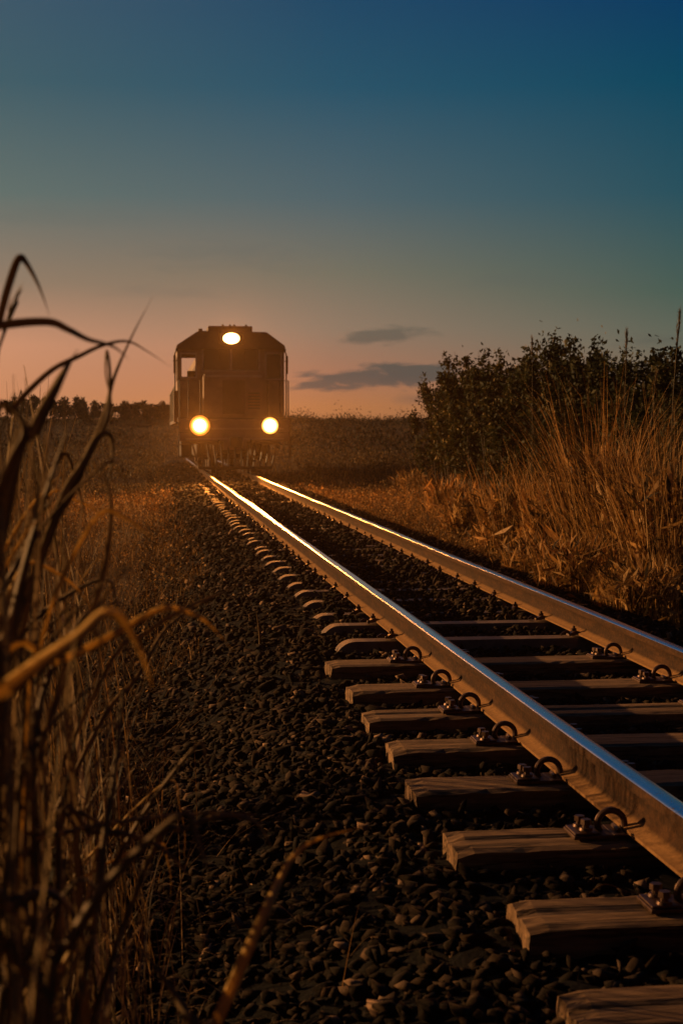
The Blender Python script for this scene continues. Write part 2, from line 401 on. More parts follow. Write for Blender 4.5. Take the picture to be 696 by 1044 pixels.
# ---- sleeper stations
S0 = 4.50; PIT = 0.70
K_TIMBER = range(-3, 6); K_STEEL = range(6, 56)
SLW_T, SLW_S = .25, .22
STAT = {-2: 3.086, -1: 3.73, 0: 4.449, 1: 5.177, 2: 5.84, 3: 6.527, 4: 7.198, 5: 8.0, 6: 8.86, 7: 9.62}
LEFT = {-2: -1.182, -1: -1.136, 0: -1.177, 1: -1.172, 2: -1.14, 3: -1.141, 4: -1.12, 5: -1.13}
for k_ in range(8, 56): STAT[k_] = 9.62 + PIT * (k_ - 7)
SA = np.array([STAT[k_] for k_ in range(-2, 56)])
# ---- loose stones
BUR = np.clip(rng.normal(.86, .14, 80), .45, .98); BUR[8:10] = .99
def ico():
    b = bmesh.new(); bmesh.ops.create_icosphere(b, subdivisions=1, radius=1)
    v = np.array([x.co[:] for x in b.verts]); f = np.array([[x.index for x in q.verts] for q in b.faces]); b.free(); return v, f
IV, IF = ico()
def stones(n, u0, u1, s0, s1, r0, r1, zoff, spow=1.0, keep=None):
    u = rng.uniform(u0, u1, n); s = s0 + (s1 - s0) * rng.uniform(0, 1, n) ** spow
    z = zt(u, s) + zoff + rng.uniform(-.01, .018, n)
    r = rng.uniform(r0, r1, n) * rng.choice([.55, .8, 1, 1, 1.35], n)
    k = np.abs(s[:, None] - SA[None]).argmin(1); ds = np.abs(s - SA[k]); isT = (k < 8)
    inside = (np.abs(u) < 1.16)
    onT = inside & isT & (ds < SLW_T / 2 + r * .8)
    onS = (np.abs(u) < 1.0) & ~isT & (ds < .085)
    railz = np.abs(np.abs(u) - HALF) < .085
    # between steel sleepers the stones are packed higher
    z = z + np.where((np.abs(u) < 1.25) & ~isT, np.where(np.abs(u) < .82, .060, .006) * (.6 + .6 * rng.uniform(0, 1, n)) * sstep(8.6, 10.5, s) + .012, 0)
    ok = ~onT & ~(railz & isT & (ds < .3)) & ~(onS & (rng.uniform(0, 1, n) < np.where(np.abs(u) < .80, .52, BUR[k]))) & ~(railz)
    if keep is not None: ok &= keep(u, s)
    u, s, z, r = u[ok], s[ok], z[ok], r[ok]; n = len(u)
    v = IV[None] * (1 + rng.uniform(-.42, .42, (n, 12, 1)))
    v = v + rng.uniform(-.24, .24, (n, 12, 3))
    v = v * np.stack([rng.uniform(.9, 1.5, n), rng.uniform(.6, 1.0, n), rng.uniform(.30, .62, n)], -1)[:, None]
    # random rotation
    ya = rng.uniform(0, 6.283, n); q = np.stack([np.cos(ya / 2), rng.normal(0, .22, n), rng.normal(0, .22, n), np.sin(ya / 2)], -1); q /= np.linalg.norm(q, axis=1, keepdims=True)
    w, x, y, zz = q.T
    Rm = np.stack([1 - 2 * (y * y + zz * zz), 2 * (x * y - zz * w), 2 * (x * zz + y * w), 2 * (x * y + zz * w), 1 - 2 * (x * x + zz * zz), 2 * (y * zz - x * w), 2 * (x * zz - y * w), 2 * (y * zz + x * w), 1 - 2 * (x * x + y * y)], -1).reshape(n, 3, 3)
    v = np.einsum('nij,nkj->nki', Rm, v) * r[:, None, None] + Tn(u, s, z)[:, None]
    return v.reshape(-1, 3), n
parts_v = []; tot = 0
for args in ((20000, -2.35, 1.3, 1.6, 7.5, .016, .030, .0, 1.0), (15000, -2.3, 1.6, 6, 14, .017, .031, .0, 1.0), (5000, 1.1, 2.1, 4, 14, .017, .030, .0, 1.0), (15000, -2.2, 2.0, 13, 26, .022, .036, .0, 1.0), (15000, -2.2, 2.1, 25, 60, .028, .045, .0, 1.0), (2200, -3.0, -2.0, 1.6, 12, .014, .028, .0, 1.0)):
    v, n = stones(*args); parts_v.append(v); tot += n
V = np.concatenate(parts_v); Fc = (IF[None] + 12 * np.arange(tot)[:, None, None]).reshape(-1, 3)
tag(link('ballast', np_mesh('ballast', V, tris=Fc), M['stone']), 'dark crushed stone ballast packed around the sleepers', 'ballast', kind='stuff')

# ================================================================== TRACK
def track_frame(name, s):
    return empty(name, T(0, s, 0), TH)
# rail profile (x across, z up), foot at z=.012
prof = [(-.064, 0), (.064, 0), (.064, .010), (.020, .024), (.009, .040), (.008, .100), (.014, .110), (.034, .116), (.035, .140), (.0325, .1465), (.026, .1505), (.012, .1527), (-.012, .1527), (-.026, .1505), (-.0325, .1465), (-.035, .140), (-.034, .116), (-.014, .110), (-.008, .100), (-.009, .040), (-.020, .024), (-.064, .010)]
def make_rail(u, label):
    st = list(np.arange(1.0, 66, .5))
    n = len(prof); V = []
    for s in st:
        wx = .0025 * math.sin(s * .9) + .0015 * math.sin(s * 2.3); wz = .002 * math.sin(s * .7 + u)
        for (x, z) in prof: V.append((x + wx, s - 1.0, z + wz))
    Q = []; top = []
    for i in range(len(st) - 1):
        for k in range(n):
            Q.append((i * n + k, i * n + (k + 1) % n, (i + 1) * n + (k + 1) % n, (i + 1) * n + k)); top.append(1 if k in (9, 10, 11, 12, 13) else 0)
    me = np_mesh('rail', V, Q, smooth=True)
    bmx = bmesh.new(); bmx.from_mesh(me); bmx.verts.ensure_lookup_table()
    bmx.faces.new([bmx.verts[k] for k in range(n)]); bmx.faces.new([bmx.verts[(len(st) - 1) * n + k] for k in range(n)][::-1])
    bmesh.ops.recalc_face_normals(bmx, faces=bmx.faces[:]); bmx.to_mesh(me); bmx.free()
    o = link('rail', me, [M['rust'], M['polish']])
    me.polygons.foreach_set('material_index', np.array(top + [0, 0], np.int32)); me.set_sharp_from_angle(angle=R_(40))
    o.location = T(u, 1.0, .012); o.rotation_euler = (0, 0, TH)
    tag(o, label, 'rail', 'rails of the track')
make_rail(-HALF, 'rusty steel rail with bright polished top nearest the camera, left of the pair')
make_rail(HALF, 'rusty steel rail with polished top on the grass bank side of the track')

# shared fastening meshes; local origin = rail foot centre on the sleeper top, +x outwards
def clip_mesh():
    b = MB(); pts = []
    for i in range(17):
        a = math.pi * (1.08 - 1.36 * i / 16)
        pts.append((0.102 + .041 * math.cos(a), .010 - .02 * i / 16, .024 + .041 * math.sin(a)))
    b.tube(pts, .0105, 10)
    b.tube([(.085, -.030, .010), (.088, 0, .012), (.085, .030, .010)], .008, 6)
    return b.mesh('rail_clip', True)
def plate_mesh():
    b = MB(); b.box(-.11, .236, -.062, .062, -.002, .0105, .003)
    b.box(.150, .232, -.055, .055, .0105, .017, .003)
    return b.mesh('base_plate')
def screw_mesh():
    b = MB(); b.cyl((0, 0, .0), (0, 0, .008), .022, .019, 12); b.cyl((0, 0, .008), (0, 0, .018), .011, .010, 8); b.cyl((0, 0, .018), (0, 0, .034), .0175, .0165, 6)
    return b.mesh('screw', True)
def clamp_mesh():
    b = MB(); b.prism([(.040, .022), (.075, .030), (.115, .012), (.118, .0), (.078, .0), (.070, .014), (.042, .014)], 'y', -.028, .028, .002)
    b.cyl((.078, 0, .02), (.078, 0, .058), .009, n=8); b.cyl((.078, 0, .028), (.078, 0, .044), .017, n=6)
    b.tube([(.105, -.01, .018), (.14, 0, .022), (.165, .006, .006)], .008, 6)
    return b.mesh('rail_clamp')
ME_CLAMP = clamp_mesh()
ME_CLIP, ME_PLATE, ME_SCREW = clip_mesh(), plate_mesh(), screw_mesh()
for me_ in (ME_CLIP, ME_PLATE, ME_SCREW, ME_CLAMP): me_.materials.append(M['iron'])
def child(name, me, parent, loc, rz=0.0):
    o = bpy.data.objects.new(name, me); COL.objects.link(o); o.parent = parent; o.location = loc; o.rotation_euler = (0, 0, rz); return o
def timber_mesh(seed):
    r = random.Random(seed); b = bmesh.new()
    L0, L1, w, h = LEFT[seed - 20], 1.165 + r.uniform(-.03, .03), SLW_T / 2, .17
    nx, ny = 46, 8; split = seed - 20 in (-2, -1, 0, 3)
    V = {}
    for i in range(nx + 1):
        for j in range(ny + 1):
            x = L0 + (L1 - L0) * i / nx; y = -w + 2 * w * j / ny
            z = -.002 + .0012 * math.sin(x * 5 + seed) + r.uniform(-.0004, .0004)
            if split and x < .2 + .1 * seed % .5:
                if j == 4: z -= .009; y += .012
                if j > 4: z -= .002
                if j < 4: z -= .004
            if j in (0, ny): z -= .006 + .006 * (r.random() ** 3); y *= .985
            if i in (0, nx): z -= r.uniform(.004, .016); x += r.uniform(-.006, .006)
            V[i, j] = b.verts.new((x, y, z))
    for i in range(nx):
        for j in range(ny): b.faces.new((V[i, j], V[i + 1, j], V[i + 1, j + 1], V[i, j + 1]))
    ring = [(i, 0) for i in range(nx + 1)] + [(nx, j) for j in range(1, ny + 1)] + [(i, ny) for i in range(nx - 1, -1, -1)] + [(0, j) for j in range(ny - 1, 0, -1)]
    prev = [V[k] for k in ring]
    for zz, g in ((-.05, 1.012), (-h, 1.0)):
        cur = []
        for k in ring:
            c = V[k].co; cur.append(b.verts.new((c.x + (0 if 0 < k[0] < nx else r.uniform(-.004, .004)), c.y * g + r.uniform(-.0012, .0012), zz)))
        n = len(ring)
        for i in range(n): b.faces.new((prev[i], cur[i], cur[(i + 1) % n], prev[(i + 1) % n]))
        prev = cur
    b.faces.new(prev)
    bmesh.ops.recalc_face_normals(b, faces=b.faces[:])
    me = bpy.data.meshes.new('railway_sleeper'); b.to_mesh(me); b.free(); return me
def fastenings(root, timber):
    for side in (-1, 1):
        for out in (-1, 1):
            # out: +1 = outwards from the rail towards +x
            loc = (side * HALF, 0, 0); rz = 0 if out > 0 else math.pi
            if timber:
                if out == -1:
                    pl = child('base_plate', ME_PLATE, root, (side * HALF, 0, 0), math.pi)
                else:
                    pl = child('base_plate', ME_PLATE, root, (side * HALF, 0, .0015), 0)
                for yy in (-.034, .034): child('screw', ME_SCREW, pl, (.192, yy, .0165 + random.choice((0, 0, .006))), random.uniform(0, 1))
            child('rail_clip' if timber else 'rail_clamp', ME_CLIP if timber else ME_CLAMP, root, (side * HALF, random.uniform(-.006, .006), .008), rz + R_(random.uniform(-7, 7)))
tim_lab = {
 -3: 'timber sleeper just below the bottom edge of the picture',
 -2: 'timber sleeper cut by the bottom edge, nearest one to the camera',
 -1: 'shadowed split timber sleeper second from the bottom, with a straw on it',
 0: 'cracked timber sleeper with a knot, third from the bottom',
 1: 'weathered timber sleeper fourth from the bottom, with a worn pale end',
 2: 'weathered timber sleeper fifth from the bottom of the picture',
 3: 'sunlit timber sleeper sixth from the bottom, third before the curved steel ones',
 4: 'sunlit timber sleeper second before the curved steel ones',
 5: 'sunlit timber sleeper directly in front of the curved steel ones'}
for k in K_TIMBER:
    if k == -3: continue
    me = timber_mesh(k + 20); me.materials.append(M['timber'])
    o = bpy.data.objects.new('railway_sleeper', me); COL.objects.link(o)
    o.location = T(0, STAT[k], 0); o.rotation_euler = (0, 0, TH + R_(random.uniform(-.4, .4)))
    tag(o, tim_lab[k], 'sleeper', 'timber sleepers near the camera')
    fastenings(o, True)
# pressed steel trough sleepers with ends curled down
def trough_mesh():
    pth = []; R0 = .13; L = 1.0
    for i in range(9):
        a = R_(84) * (1 - i / 8); pth.append((-(L - R0) - R0 * math.sin(a), -R0 + R0 * math.cos(a), a))
    pth += [(x, 0, 0) for x in np.linspace(-(L - R0) + .1, (L - R0) - .1, 14)]
    for i in range(9):
        a = R_(84) * (i / 8); pth.append(((L - R0) + R0 * math.sin(a), -R0 + R0 * math.cos(a), -a))
    sec = [(-.125, -.085), (-.112, -.083), (-.082, -.018), (-.070, 0.0), (.070, 0.0), (.082, -.018), (.112, -.083), (.125, -.085)]
    b = bmesh.new(); rings = []
    inner = [(-.116, -.085), (-.100, -.075), (-.074, -.022), (-.064, -.008), (.064, -.008), (.074, -.022), (.100, -.075), (.116, -.085)]
    allsec = sec + inner[::-1]
    for (x, z, a) in pth:
        rings.append([b.verts.new((x + q[1] * math.sin(-a), q[0], z + q[1] * math.cos(a))) for q in allsec])
    n = len(allsec)
    for A, B in zip(rings, rings[1:]):
        for k in range(n): b.faces.new((A[k], A[(k + 1) % n], B[(k + 1) % n], B[k]))
    for Rg in (rings[0], rings[-1]):
        for k in range(7): b.faces.new((Rg[k], Rg[k + 1], Rg[n - 2 - k], Rg[n - 1 - k]))
    bmesh.ops.remove_doubles(b, verts=b.verts[:], dist=1e-4)
    bmesh.ops.recalc_face_normals(b, faces=b.faces[:])
    me = bpy.data.meshes.new('steel_sleeper'); b.to_mesh(me); b.free()
    me.polygons.foreach_set('use_smooth', np.ones(len(me.polygons), bool)); me.set_sharp_from_angle(angle=R_(30)); return me
ME_TR = trough_mesh(); ME_TR.materials.append(M['steel_slp'])
near_steel = {6: 'rusty curved steel sleeper, first one behind the timber sleepers', 7: 'rusty curved steel sleeper, second one behind the timber sleepers, its end an open arch'}
for k in K_STEEL:
    o = bpy.data.objects.new('steel_sleeper', ME_TR); COL.objects.link(o)
    dz = -.001 if k < 8 else -random.uniform(.0, .022)
    o.location = T(random.uniform(-.02, .02) if k > 7 else 0, STAT[k] + (random.uniform(-.02, .02) if k > 7 else 0), dz); o.rotation_euler = (0, 0, TH + R_(random.uniform(-.5, .5)))
    tag(o, near_steel.get(k, 'rusty steel sleeper half buried in ballast in the row leading to the train'), 'sleeper', 'steel sleepers up to the train')
    fastenings(o, False)

# ================================================================== LOCOMOTIVE
LOC = empty('locomotive', T(.14, 40.2, RAILTOP - .01), TH)
tag(LOC, 'dark diesel locomotive with three bright lamps coming down the track', 'locomotive')
def part(mb, name, mat, parent=LOC, smooth=False): return mb.build(name, M[mat], parent, smooth)
CY0 = 1.35                                       # cab front wall (local y), nose front at 0
# deck, buffer beam, pilot
part(MB().box(-1.5, 1.5, -.25, 17.0, 1.40, 1.52, .01), 'deck', 'paint2')
bb = part(MB().box(-1.46, 1.46, -.42, -.20, .88, 1.46, .02).box(-.30, .30, -.47, -.41, .66, 1.08, .015), 'buffer_beam', 'paint')
part(MB().box(-1.30, 1.30, -.475, -.462, 1.20, 1.24).box(-1.30, 1.30, -.475, -.462, .93, .97), 'stripe', 'pale', bb)
pl = MB()
for i in range(-6, 7):
    pl.cyl((i * .19, -.40, .88), (i * .16, -.62, .18), .026, n=6)
pl.box(-1.18, 1.18, -.44, -.38, .80, .88, .01).box(-.98, .98, -.66, -.58, .14, .22, .01)
part(pl, 'pilot', 'black')
cpl = MB().box(-.09, .09, -.80, -.30, .78, .94, .02).box(-.16, .16, -.98, -.78, .72, 1.0, .04).box(.04, .17, -1.10, -.96, .74, .98, .03)
part(cpl, 'coupler', 'black')
for sx in (-1, 1):
    part(MB().tube([(sx * .42, -.42, .92), (sx * .44, -.56, .80), (sx * .46, -.58, .55), (sx * .50, -.50, .42)], .028, 8), 'air_hose', 'black')
    st = MB()
    for z in (.45, .78, 1.10): st.box(min(sx * 1.12, sx * 1.5), max(sx * 1.12, sx * 1.5), -.42, -.12, z, z + .03, .005)
    st.box(min(sx * 1.47, sx * 1.50), max(sx * 1.47, sx * 1.50), -.42, -.12, .45, 1.42)
    part(st, 'steps', 'black')
# nose
ns_ = part(MB().prism([(-.80, 1.52), (.80, 1.52), (.80, 2.66), (.70, 2.76), (-.70, 2.76), (-.80, 2.66)], 'y', 0, CY0 + .02, .03), 'nose', 'paint')
part(MB().box(-.30, .30, -.022, .01, 1.62, 2.52, .01), 'nose_door', 'paint2', ns_)
part(MB().box(-.76, .76, -.012, .004, 2.60, 2.66), 'stripe', 'pale', ns_)
gr = MB()
for i in range(6): gr.box(.38, .70, -.02, .0, 1.75 + i * .08, 1.79 + i * .08)
part(gr, 'grille', 'black', ns_)
# cab: front wall with three window openings, side walls, roof
hw = 1.48
F0, F1 = CY0, CY0 + .06
cab = MB()
WN = [(-1.36, -.98, 2.66, 3.28), (-.76, .76, 2.84, 3.50), (.98, 1.38, 2.62, 3.30)]
# columns between windows
def wall_grid(mb, y0, y1, holes, x0=-hw, x1=hw, z0=1.52, z1=3.5):
    xs = sorted({x0, x1, *[h[0] for h in holes], *[h[1] for h in holes]})
    for a, b_ in zip(xs, xs[1:]):
        zs = [z0]
        hh = [h for h in holes if h[0] <= a + 1e-6 and h[1] >= b_ - 1e-6]
        if hh: mb.box(a, b_, y0, y1, z0, hh[0][2]).box(a, b_, y0, y1, hh[0][3], z1 + .0)
        else: mb.box(a, b_, y0, y1, z0, z1)
wall_grid(cab, F0, F1, WN)
BK = CY0 + 2.1
wall_grid(cab, BK, BK + .06, [(-1.40, -.92, 2.45, 3.28)])
for sx in (-1, 1):
    a, b_ = sorted((sx * hw, sx * (hw - .05)))
    cab.box(a, b_, F1, BK, 1.52, 2.55).box(a, b_, F1, BK, 3.25, 3.5).box(a, b_, F1, F1 + .35, 2.55, 3.25).box(a, b_, BK - .35, BK, 2.55, 3.25).box(a, b_, F1 + 1.0, F1 + 1.08, 2.55, 3.25)
cabo = part(cab, 'cab', 'paint')
roof = MB().prism([(-1.50, 3.42), (1.50, 3.42), (1.50, 3.52), (.98, 3.90), (-.90, 3.92), (-1.50, 3.52)], 'y', F0 - .12, BK + .12, .02)
roof.box(-.62, .62, F0 + .3, F0 + 1.5, 3.88, 4.09, .04)
for x in (-.85, -.80, -.2, 0.0, .12, .45): roof.cyl((x, F0 + .5, 3.9 if abs(x) > .6 else 4.07), (x, F0 + .5, 4.02 if abs(x) > .6 else 4.14), .035, n=8)
ro = part(roof, 'roof', 'paint2')
for x0_ in (-1.52, 1.46): part(MB().box(x0_, x0_ + .06, F0 - .10, F0 + .2, 3.36, 3.44), 'gutter', 'black', ro)
for (a, b_, c_, d_) in WN:
    fr_ = MB().box(a - .04, a, F0 - .02, F0 + .03, c_ - .04, d_ + .04).box(b_, b_ + .04, F0 - .02, F0 + .03, c_ - .04, d_ + .04).box(a, b_, F0 - .02, F0 + .03, c_ - .04, c_).box(a, b_, F0 - .02, F0 + .03, d_, d_ + .04)
    if b_ - a > 1: fr_.box(-.025, .025, F0 - .02, F0 + .03, c_, d_)
    w = part(fr_, 'window', 'pale')
    part(MB().box(a, b_, F0 + .032, F0 + .04, c_, d_), 'pane', 'clear' if b_ < -.9 else 'glass', w)
    if b_ - a > 1:
        for x0_ in (-.35, .35): part(MB().tube([(x0_, F0 - .03, d_ + .02), (x0_ + .05, F0 - .04, c_ + .22)], .008, 6), 'wiper', 'black', w)
# inside: seat, desk, rear bulkhead fills the middle
part(MB().box(-1.22, -.80, F0 + 1.0, F0 + 1.4, 1.9, 2.35, .03).box(-1.18, -.84, F0 + 1.38, F0 + 1.46, 2.3, 2.88, .03), 'driver_seat', 'black')
part(MB().box(-1.42, 1.42, F0 + .08, F0 + .5, 1.6, 2.5, .02), 'control_desk', 'black')
# long hood behind the cab
hood = part(MB().prism([(-.82, 1.52), (.82, 1.52), (.82, 3.45), (.62, 3.62), (-.62, 3.62), (-.82, 3.45)], 'y', BK + .08, 16.6, .02), 'long_hood', 'paint')
for i in range(5):
    part(MB().box(-.835, -.815, BK + 1 + i * 2.4, BK + 2.6 + i * 2.4, 1.7, 3.2, .005), 'hood_door', 'paint2', hood)
part(MB().cyl((0, 8, 3.6), (0, 8, 3.80), .28, n=20).cyl((0, 12, 3.6), (0, 12, 3.78), .5, n=20), 'exhaust_stack', 'black', hood)
# handrails, mirrors
for sx in (-1, 1):
    h = MB()
    h.tube([(sx * 1.45, -.22, 1.5), (sx * 1.45, -.22, 2.5), (sx * .9, -.22, 2.52), (sx * .9, -.22, 1.5)], .018, 6)
    h.tube([(sx * 1.22, -.22, 1.5), (sx * 1.22, -.22, 2.5)], .014, 6)
    part(h, 'handrail', 'black')
    h = MB()
    h.tube([(sx * 1.51, F0 + .1, 1.55), (sx * 1.545, F0 + .1, 1.7), (sx * 1.545, F0 + .1, 3.3), (sx * 1.50, F0 + .1, 3.38)], .02, 6)
    part(h, 'grab_rail', 'black')
    h = MB()
    for i in range(8):
        h.tube([(sx * 1.5, BK + .4 + i * 1.6, 1.5), (sx * 1.5, BK + .4 + i * 1.6, 2.5)], .016, 6)
    h.tube([(sx * 1.5, BK + .3, 2.5), (sx * 1.5, 15.9, 2.5)], .018, 6)
    part(h, 'side_handrail', 'black')
    part(MB().box(min(sx * 1.52, sx * 1.585), max(sx * 1.52, sx * 1.585), F0 - .02, F0 + .02, 2.75, 3.25, .01).tube([(sx * 1.47, F0, 3.1), (sx * 1.6, F0, 3.1)], .012, 6), 'mirror', 'black')
part(MB().box(-1.60, -1.48, .5, 1.25, 1.40, 2.25, .02), 'battery_box', 'paint2')
# underframe, bogies, tank
part(MB().box(-.55, .55, 0, 16.5, .95, 1.39), 'underframe', 'black')
part(MB().box(-1.3, 1.3, 6.3, 10.4, .35, 1.2, .06), 'fuel_tank', 'black')
for by in (2.6, 13.6):
    bg = MB()
    for sx in (-1, 1): bg.box(min(sx * .86, sx * 1.0), max(sx * .86, sx * 1.0), by - 2.3, by + 2.3, .45, .80, .03)
    bg.box(-.85, .85, by - .3, by + .3, .5, .8)
    bo = part(bg, 'bogie', 'black')
    for yy in (-1.7, 0, 1.7):
        w = MB()
        for sx in (-1, 1):
            a = sx * .50; c_ = sx * .60
            w.cyl((a, by + yy, .455), (c_, by + yy, .455), .455, n=28).cyl((sx * .495, by + yy, .455), (sx * .515, by + yy, .455), .48, n=28)
        w.cyl((-.9, by + yy, .455), (.9, by + yy, .455), .08, n=12)
        part(w, 'wheelset', 'wheel', bo, True)
# lamps
def lamp(x, z, y, r, power, twin=False, spot_tilt=.3):
    hb = MB()
    xs = (0,)
    if twin: hb.box(x - .34, x + .34, y - .02, y + .22, z - .19, z + .19, .04)
    for dx in xs: hb.cyl((x + dx, y - .07, z), (x + dx, y + .12, z), r + .03, r + .03, 24, caps=True)
    sc_ = (1.4, 1, .92) if twin else (1, 1, 1)
    h = part(hb, 'headlight', 'black', smooth=True)
    for dx in xs:
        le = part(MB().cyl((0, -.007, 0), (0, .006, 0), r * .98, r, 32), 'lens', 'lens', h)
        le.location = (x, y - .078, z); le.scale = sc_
        ld = bpy.data.lights.new('headlight_beam', 'SPOT'); lo = bpy.data.objects.new('headlight_beam', ld); COL.objects.link(lo)
        ld.energy = power; ld.color = (1, .31, .045); ld.spot_size = R_(80); ld.spot_blend = 1.0; ld.shadow_soft_size = .08
        lo.parent = h; lo.location = (x + dx, y - .20, z); lo.rotation_euler = (R_(90 - spot_tilt), 0, math.pi)
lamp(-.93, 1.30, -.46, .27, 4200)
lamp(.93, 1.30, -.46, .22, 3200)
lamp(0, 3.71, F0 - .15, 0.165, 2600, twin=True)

# ================================================================== VEGETATION
def blades(n, bx, by, bz, H, lean_az, bend, w, seg=5, kinkp=.3, tilt0=.25, tmin=0.0):
    """arrays of curved tapering leaves; returns verts, quads"""
    tt = np.linspace(0, 1, seg + 1)[None, :]
    H = H[:, None]; bend = bend[:, None]
    ang = rng.uniform(tmin, max(tilt0, tmin + .01), (n, 1)) + bend * (tt ** 1.6)      # tilt grows along the blade
    kt = rng.uniform(.35, .95, (n, 1)); ka = rng.uniform(.3, 1.7, (n, 1)) * (rng.uniform(0, 1, (n, 1)) < kinkp)
    ang = np.minimum(ang + ka * (tt > kt), 2.6)
    dl = H / seg
    dz = np.cos(ang) * dl; dr = np.sin(ang) * dl
    zc = np.concatenate([np.zeros((n, 1)), np.cumsum(dz[:, :-1], 1)], 1)
    rc = np.concatenate([np.zeros((n, 1)), np.cumsum(dr[:, :-1], 1)], 1)
    ca, sa = np.cos(lean_az)[:, None], np.sin(lean_az)[:, None]
    cx = bx[:, None] + rc * ca; cy = by[:, None] + rc * sa; cz = bz[:, None] + zc
    wa = lean_az + math.pi / 2 + rng.uniform(-.9, .9, n)
    ww = (w[:, None] * np.clip(1 - tt, .02, 1) ** .65) * (.65 + .35 * np.minimum(tt * 4, 1))
    wx = np.cos(wa)[:, None] * ww / 2; wy = np.sin(wa)[:, None] * ww / 2
    A = np.stack([cx - wx, cy - wy, cz], -1); B = np.stack([cx + wx, cy + wy, cz + ww * .12], -1)
    V = np.stack([A, B], 2).reshape(n, -1, 3)
    m_ = 2 * (seg + 1)
    q = np.array([[2 * i, 2 * i + 1, 2 * i + 3, 2 * i + 2] for i in range(seg)])
    Q = (q[None] + m_ * np.arange(n)[:, None, None]).reshape(-1, 4)
    return V.reshape(-1, 3), Q
def merge(lst):
    V = []; Q = []; o = 0
    for v, q in lst: V.append(v); Q.append(q + o); o += len(v)
    return np.concatenate(V), np.concatenate(Q)
def field(n, u0, u1, s0, s1, h0, h1, w0, w1, bend0=.3, bend1=1.5, seg=3, patch=.5, keep=None, spow=1.0):
    u = rng.uniform(u0, u1, n); s = s0 + (s1 - s0) * rng.uniform(0, 1, n) ** spow
    # gather in tufts
    nt_ = max(8, n // 22); ci = rng.integers(0, nt_, n); g = rng.uniform(0, 1, n) < patch
    cu = rng.uniform(u0, u1, nt_); cs = s0 + (s1 - s0) * rng.uniform(0, 1, nt_) ** spow; th = rng.uniform(.7, 1.35, nt_)
    sc = .06 + .0025 * s
    u = np.where(g, cu[ci] + rng.normal(0, 1, n) * sc, u); s = np.where(g, cs[ci] + rng.normal(0, 1, n) * sc, s)
    hh = rng.uniform(h0, h1, n) * np.where(g, th[ci], .8)
    if keep is not None:
        k = keep(u, s); u, s, hh = u[k], s[k], hh[k]
    n = len(u)
    p = Tn(u, s, zt(u, s) - .02)
    return blades(n, p[:, 0], p[:, 1], p[:, 2], hh, rng.uniform(0, 6.283, n), rng.uniform(bend0, bend1, n), rng.uniform(w0, w1, n), seg, .35, 1.1)

def leaf_quads(pos, size, up=.35, asp=.24):
    n = len(pos)
    a = rng.normal(size=(n, 3)); a[:, 2] += up; a /= np.linalg.norm(a, axis=1, keepdims=True)      # leaf axis
    b_ = rng.normal(size=(n, 3)); b_ -= (a * b_).sum(1, keepdims=True) * a; b_ /= np.linalg.norm(b_, axis=1, keepdims=True)
    nrm = np.cross(a, b_)
    L = size[:, None]
    V = np.stack([pos, pos + a * L * .5 + b_ * L * asp + nrm * L * .05, pos + a * L - nrm * L * .06, pos + a * L * .5 - b_ * L * asp + nrm * L * .05], 1)
    Q = np.arange(4 * n).reshape(n, 4)
    return V.reshape(-1, 3), Q
# short dry grass on both sides (uncountable)
L1 = lambda u, s: (u < -2.12 + .50 * sstep(6, 15, s) - .26 * wob(s * 2.1, u, 1.2)) & (u + U0 > -9)
left = merge([
    field(7000, -4.2, -1.95, 3.2, 9, .04, .16, .002, .005, .6, 2.0, keep=L1, seg=4),
    field(26000, -5.5, -1.4, 8, 20, .05, .24, .003, .006, .5, 1.9, keep=L1),
    field(34000, -9, -1.4, 18, 44, .07, .28, .005, .010, .5, 1.8, keep=L1, patch=.6),
    field(900, -7, -2.4, 9, 26, .35, .7, .004, .007, .1, .9, keep=L1, patch=.8, seg=5),
])
tag(link('dry_grass', np_mesh('dry_grass', *left), M['dry']), 'short brown dry grass along the left edge of the ballast', 'grass', kind='stuff')
R1 = lambda u, s: (u > 1.62 + .2 * wob(s * 1.7, u, 1.3))
right = merge([
    field(30000, 1.7, 3.9, 8.0, 16, .04, .22, .002, .005, .6, 2.1, keep=R1, seg=4),
    field(36000, 1.65, 5, 15, 30, .06, .30, .004, .008, .5, 1.9, keep=R1),
    field(26000, 1.6, 9, 28, 52, .10, .36, .008, .014, .4, 1.8, keep=R1),
    field(2500, 2.2, 5, 10, 34, .35, .75, .004, .007, .2, 1.2, keep=R1, patch=.85, seg=5),
])
tag(link('dry_grass', np_mesh('dry_grass', *right), M['dry']), 'golden dry grass on the bank right of the track', 'grass', kind='stuff')
hill = merge([
    field(46000, -34, 22, 44, 105, .12, .42, .014, .030, .3, 1.6, patch=.75, keep=lambda u, s: (np.abs(u) > 1.5)),
    field(30000, -60, 45, 100, 186, .2, .6, .03, .06, .3, 1.6, patch=.75),
])
hp = []
for i in range(1500):                                   # brushy tufts standing in the hill grass
    d_ = 44 + 120 * rng.uniform() ** 1.3; px_ = rng.uniform(-40, 450); u_, s_ = toUS((px_ - CX) / F * d_, d_)
    if abs(u_) < 2.2 and s_ < 62: continue
    m_ = int(rng.integers(20, 60)); r_ = rng.uniform(.15, .6) * (d_ / 70) ** .5
    hp.append(np.array(T(u_, s_, float(zt(u_, s_)))) + np.stack([rng.normal(0, r_, m_), rng.normal(0, r_, m_), np.abs(rng.normal(0, .28, m_)) * (r_ / .5)], -1))
hp = np.concatenate(hp)
hill = merge([hill, leaf_quads(hp, rng.uniform(.06, .18, len(hp)), .9, .12)])
tag(link('hill_grass', np_mesh('hill_grass', *hill), M['dull']), 'dark rough grass covering the hill behind the train', 'grass', kind='stuff')

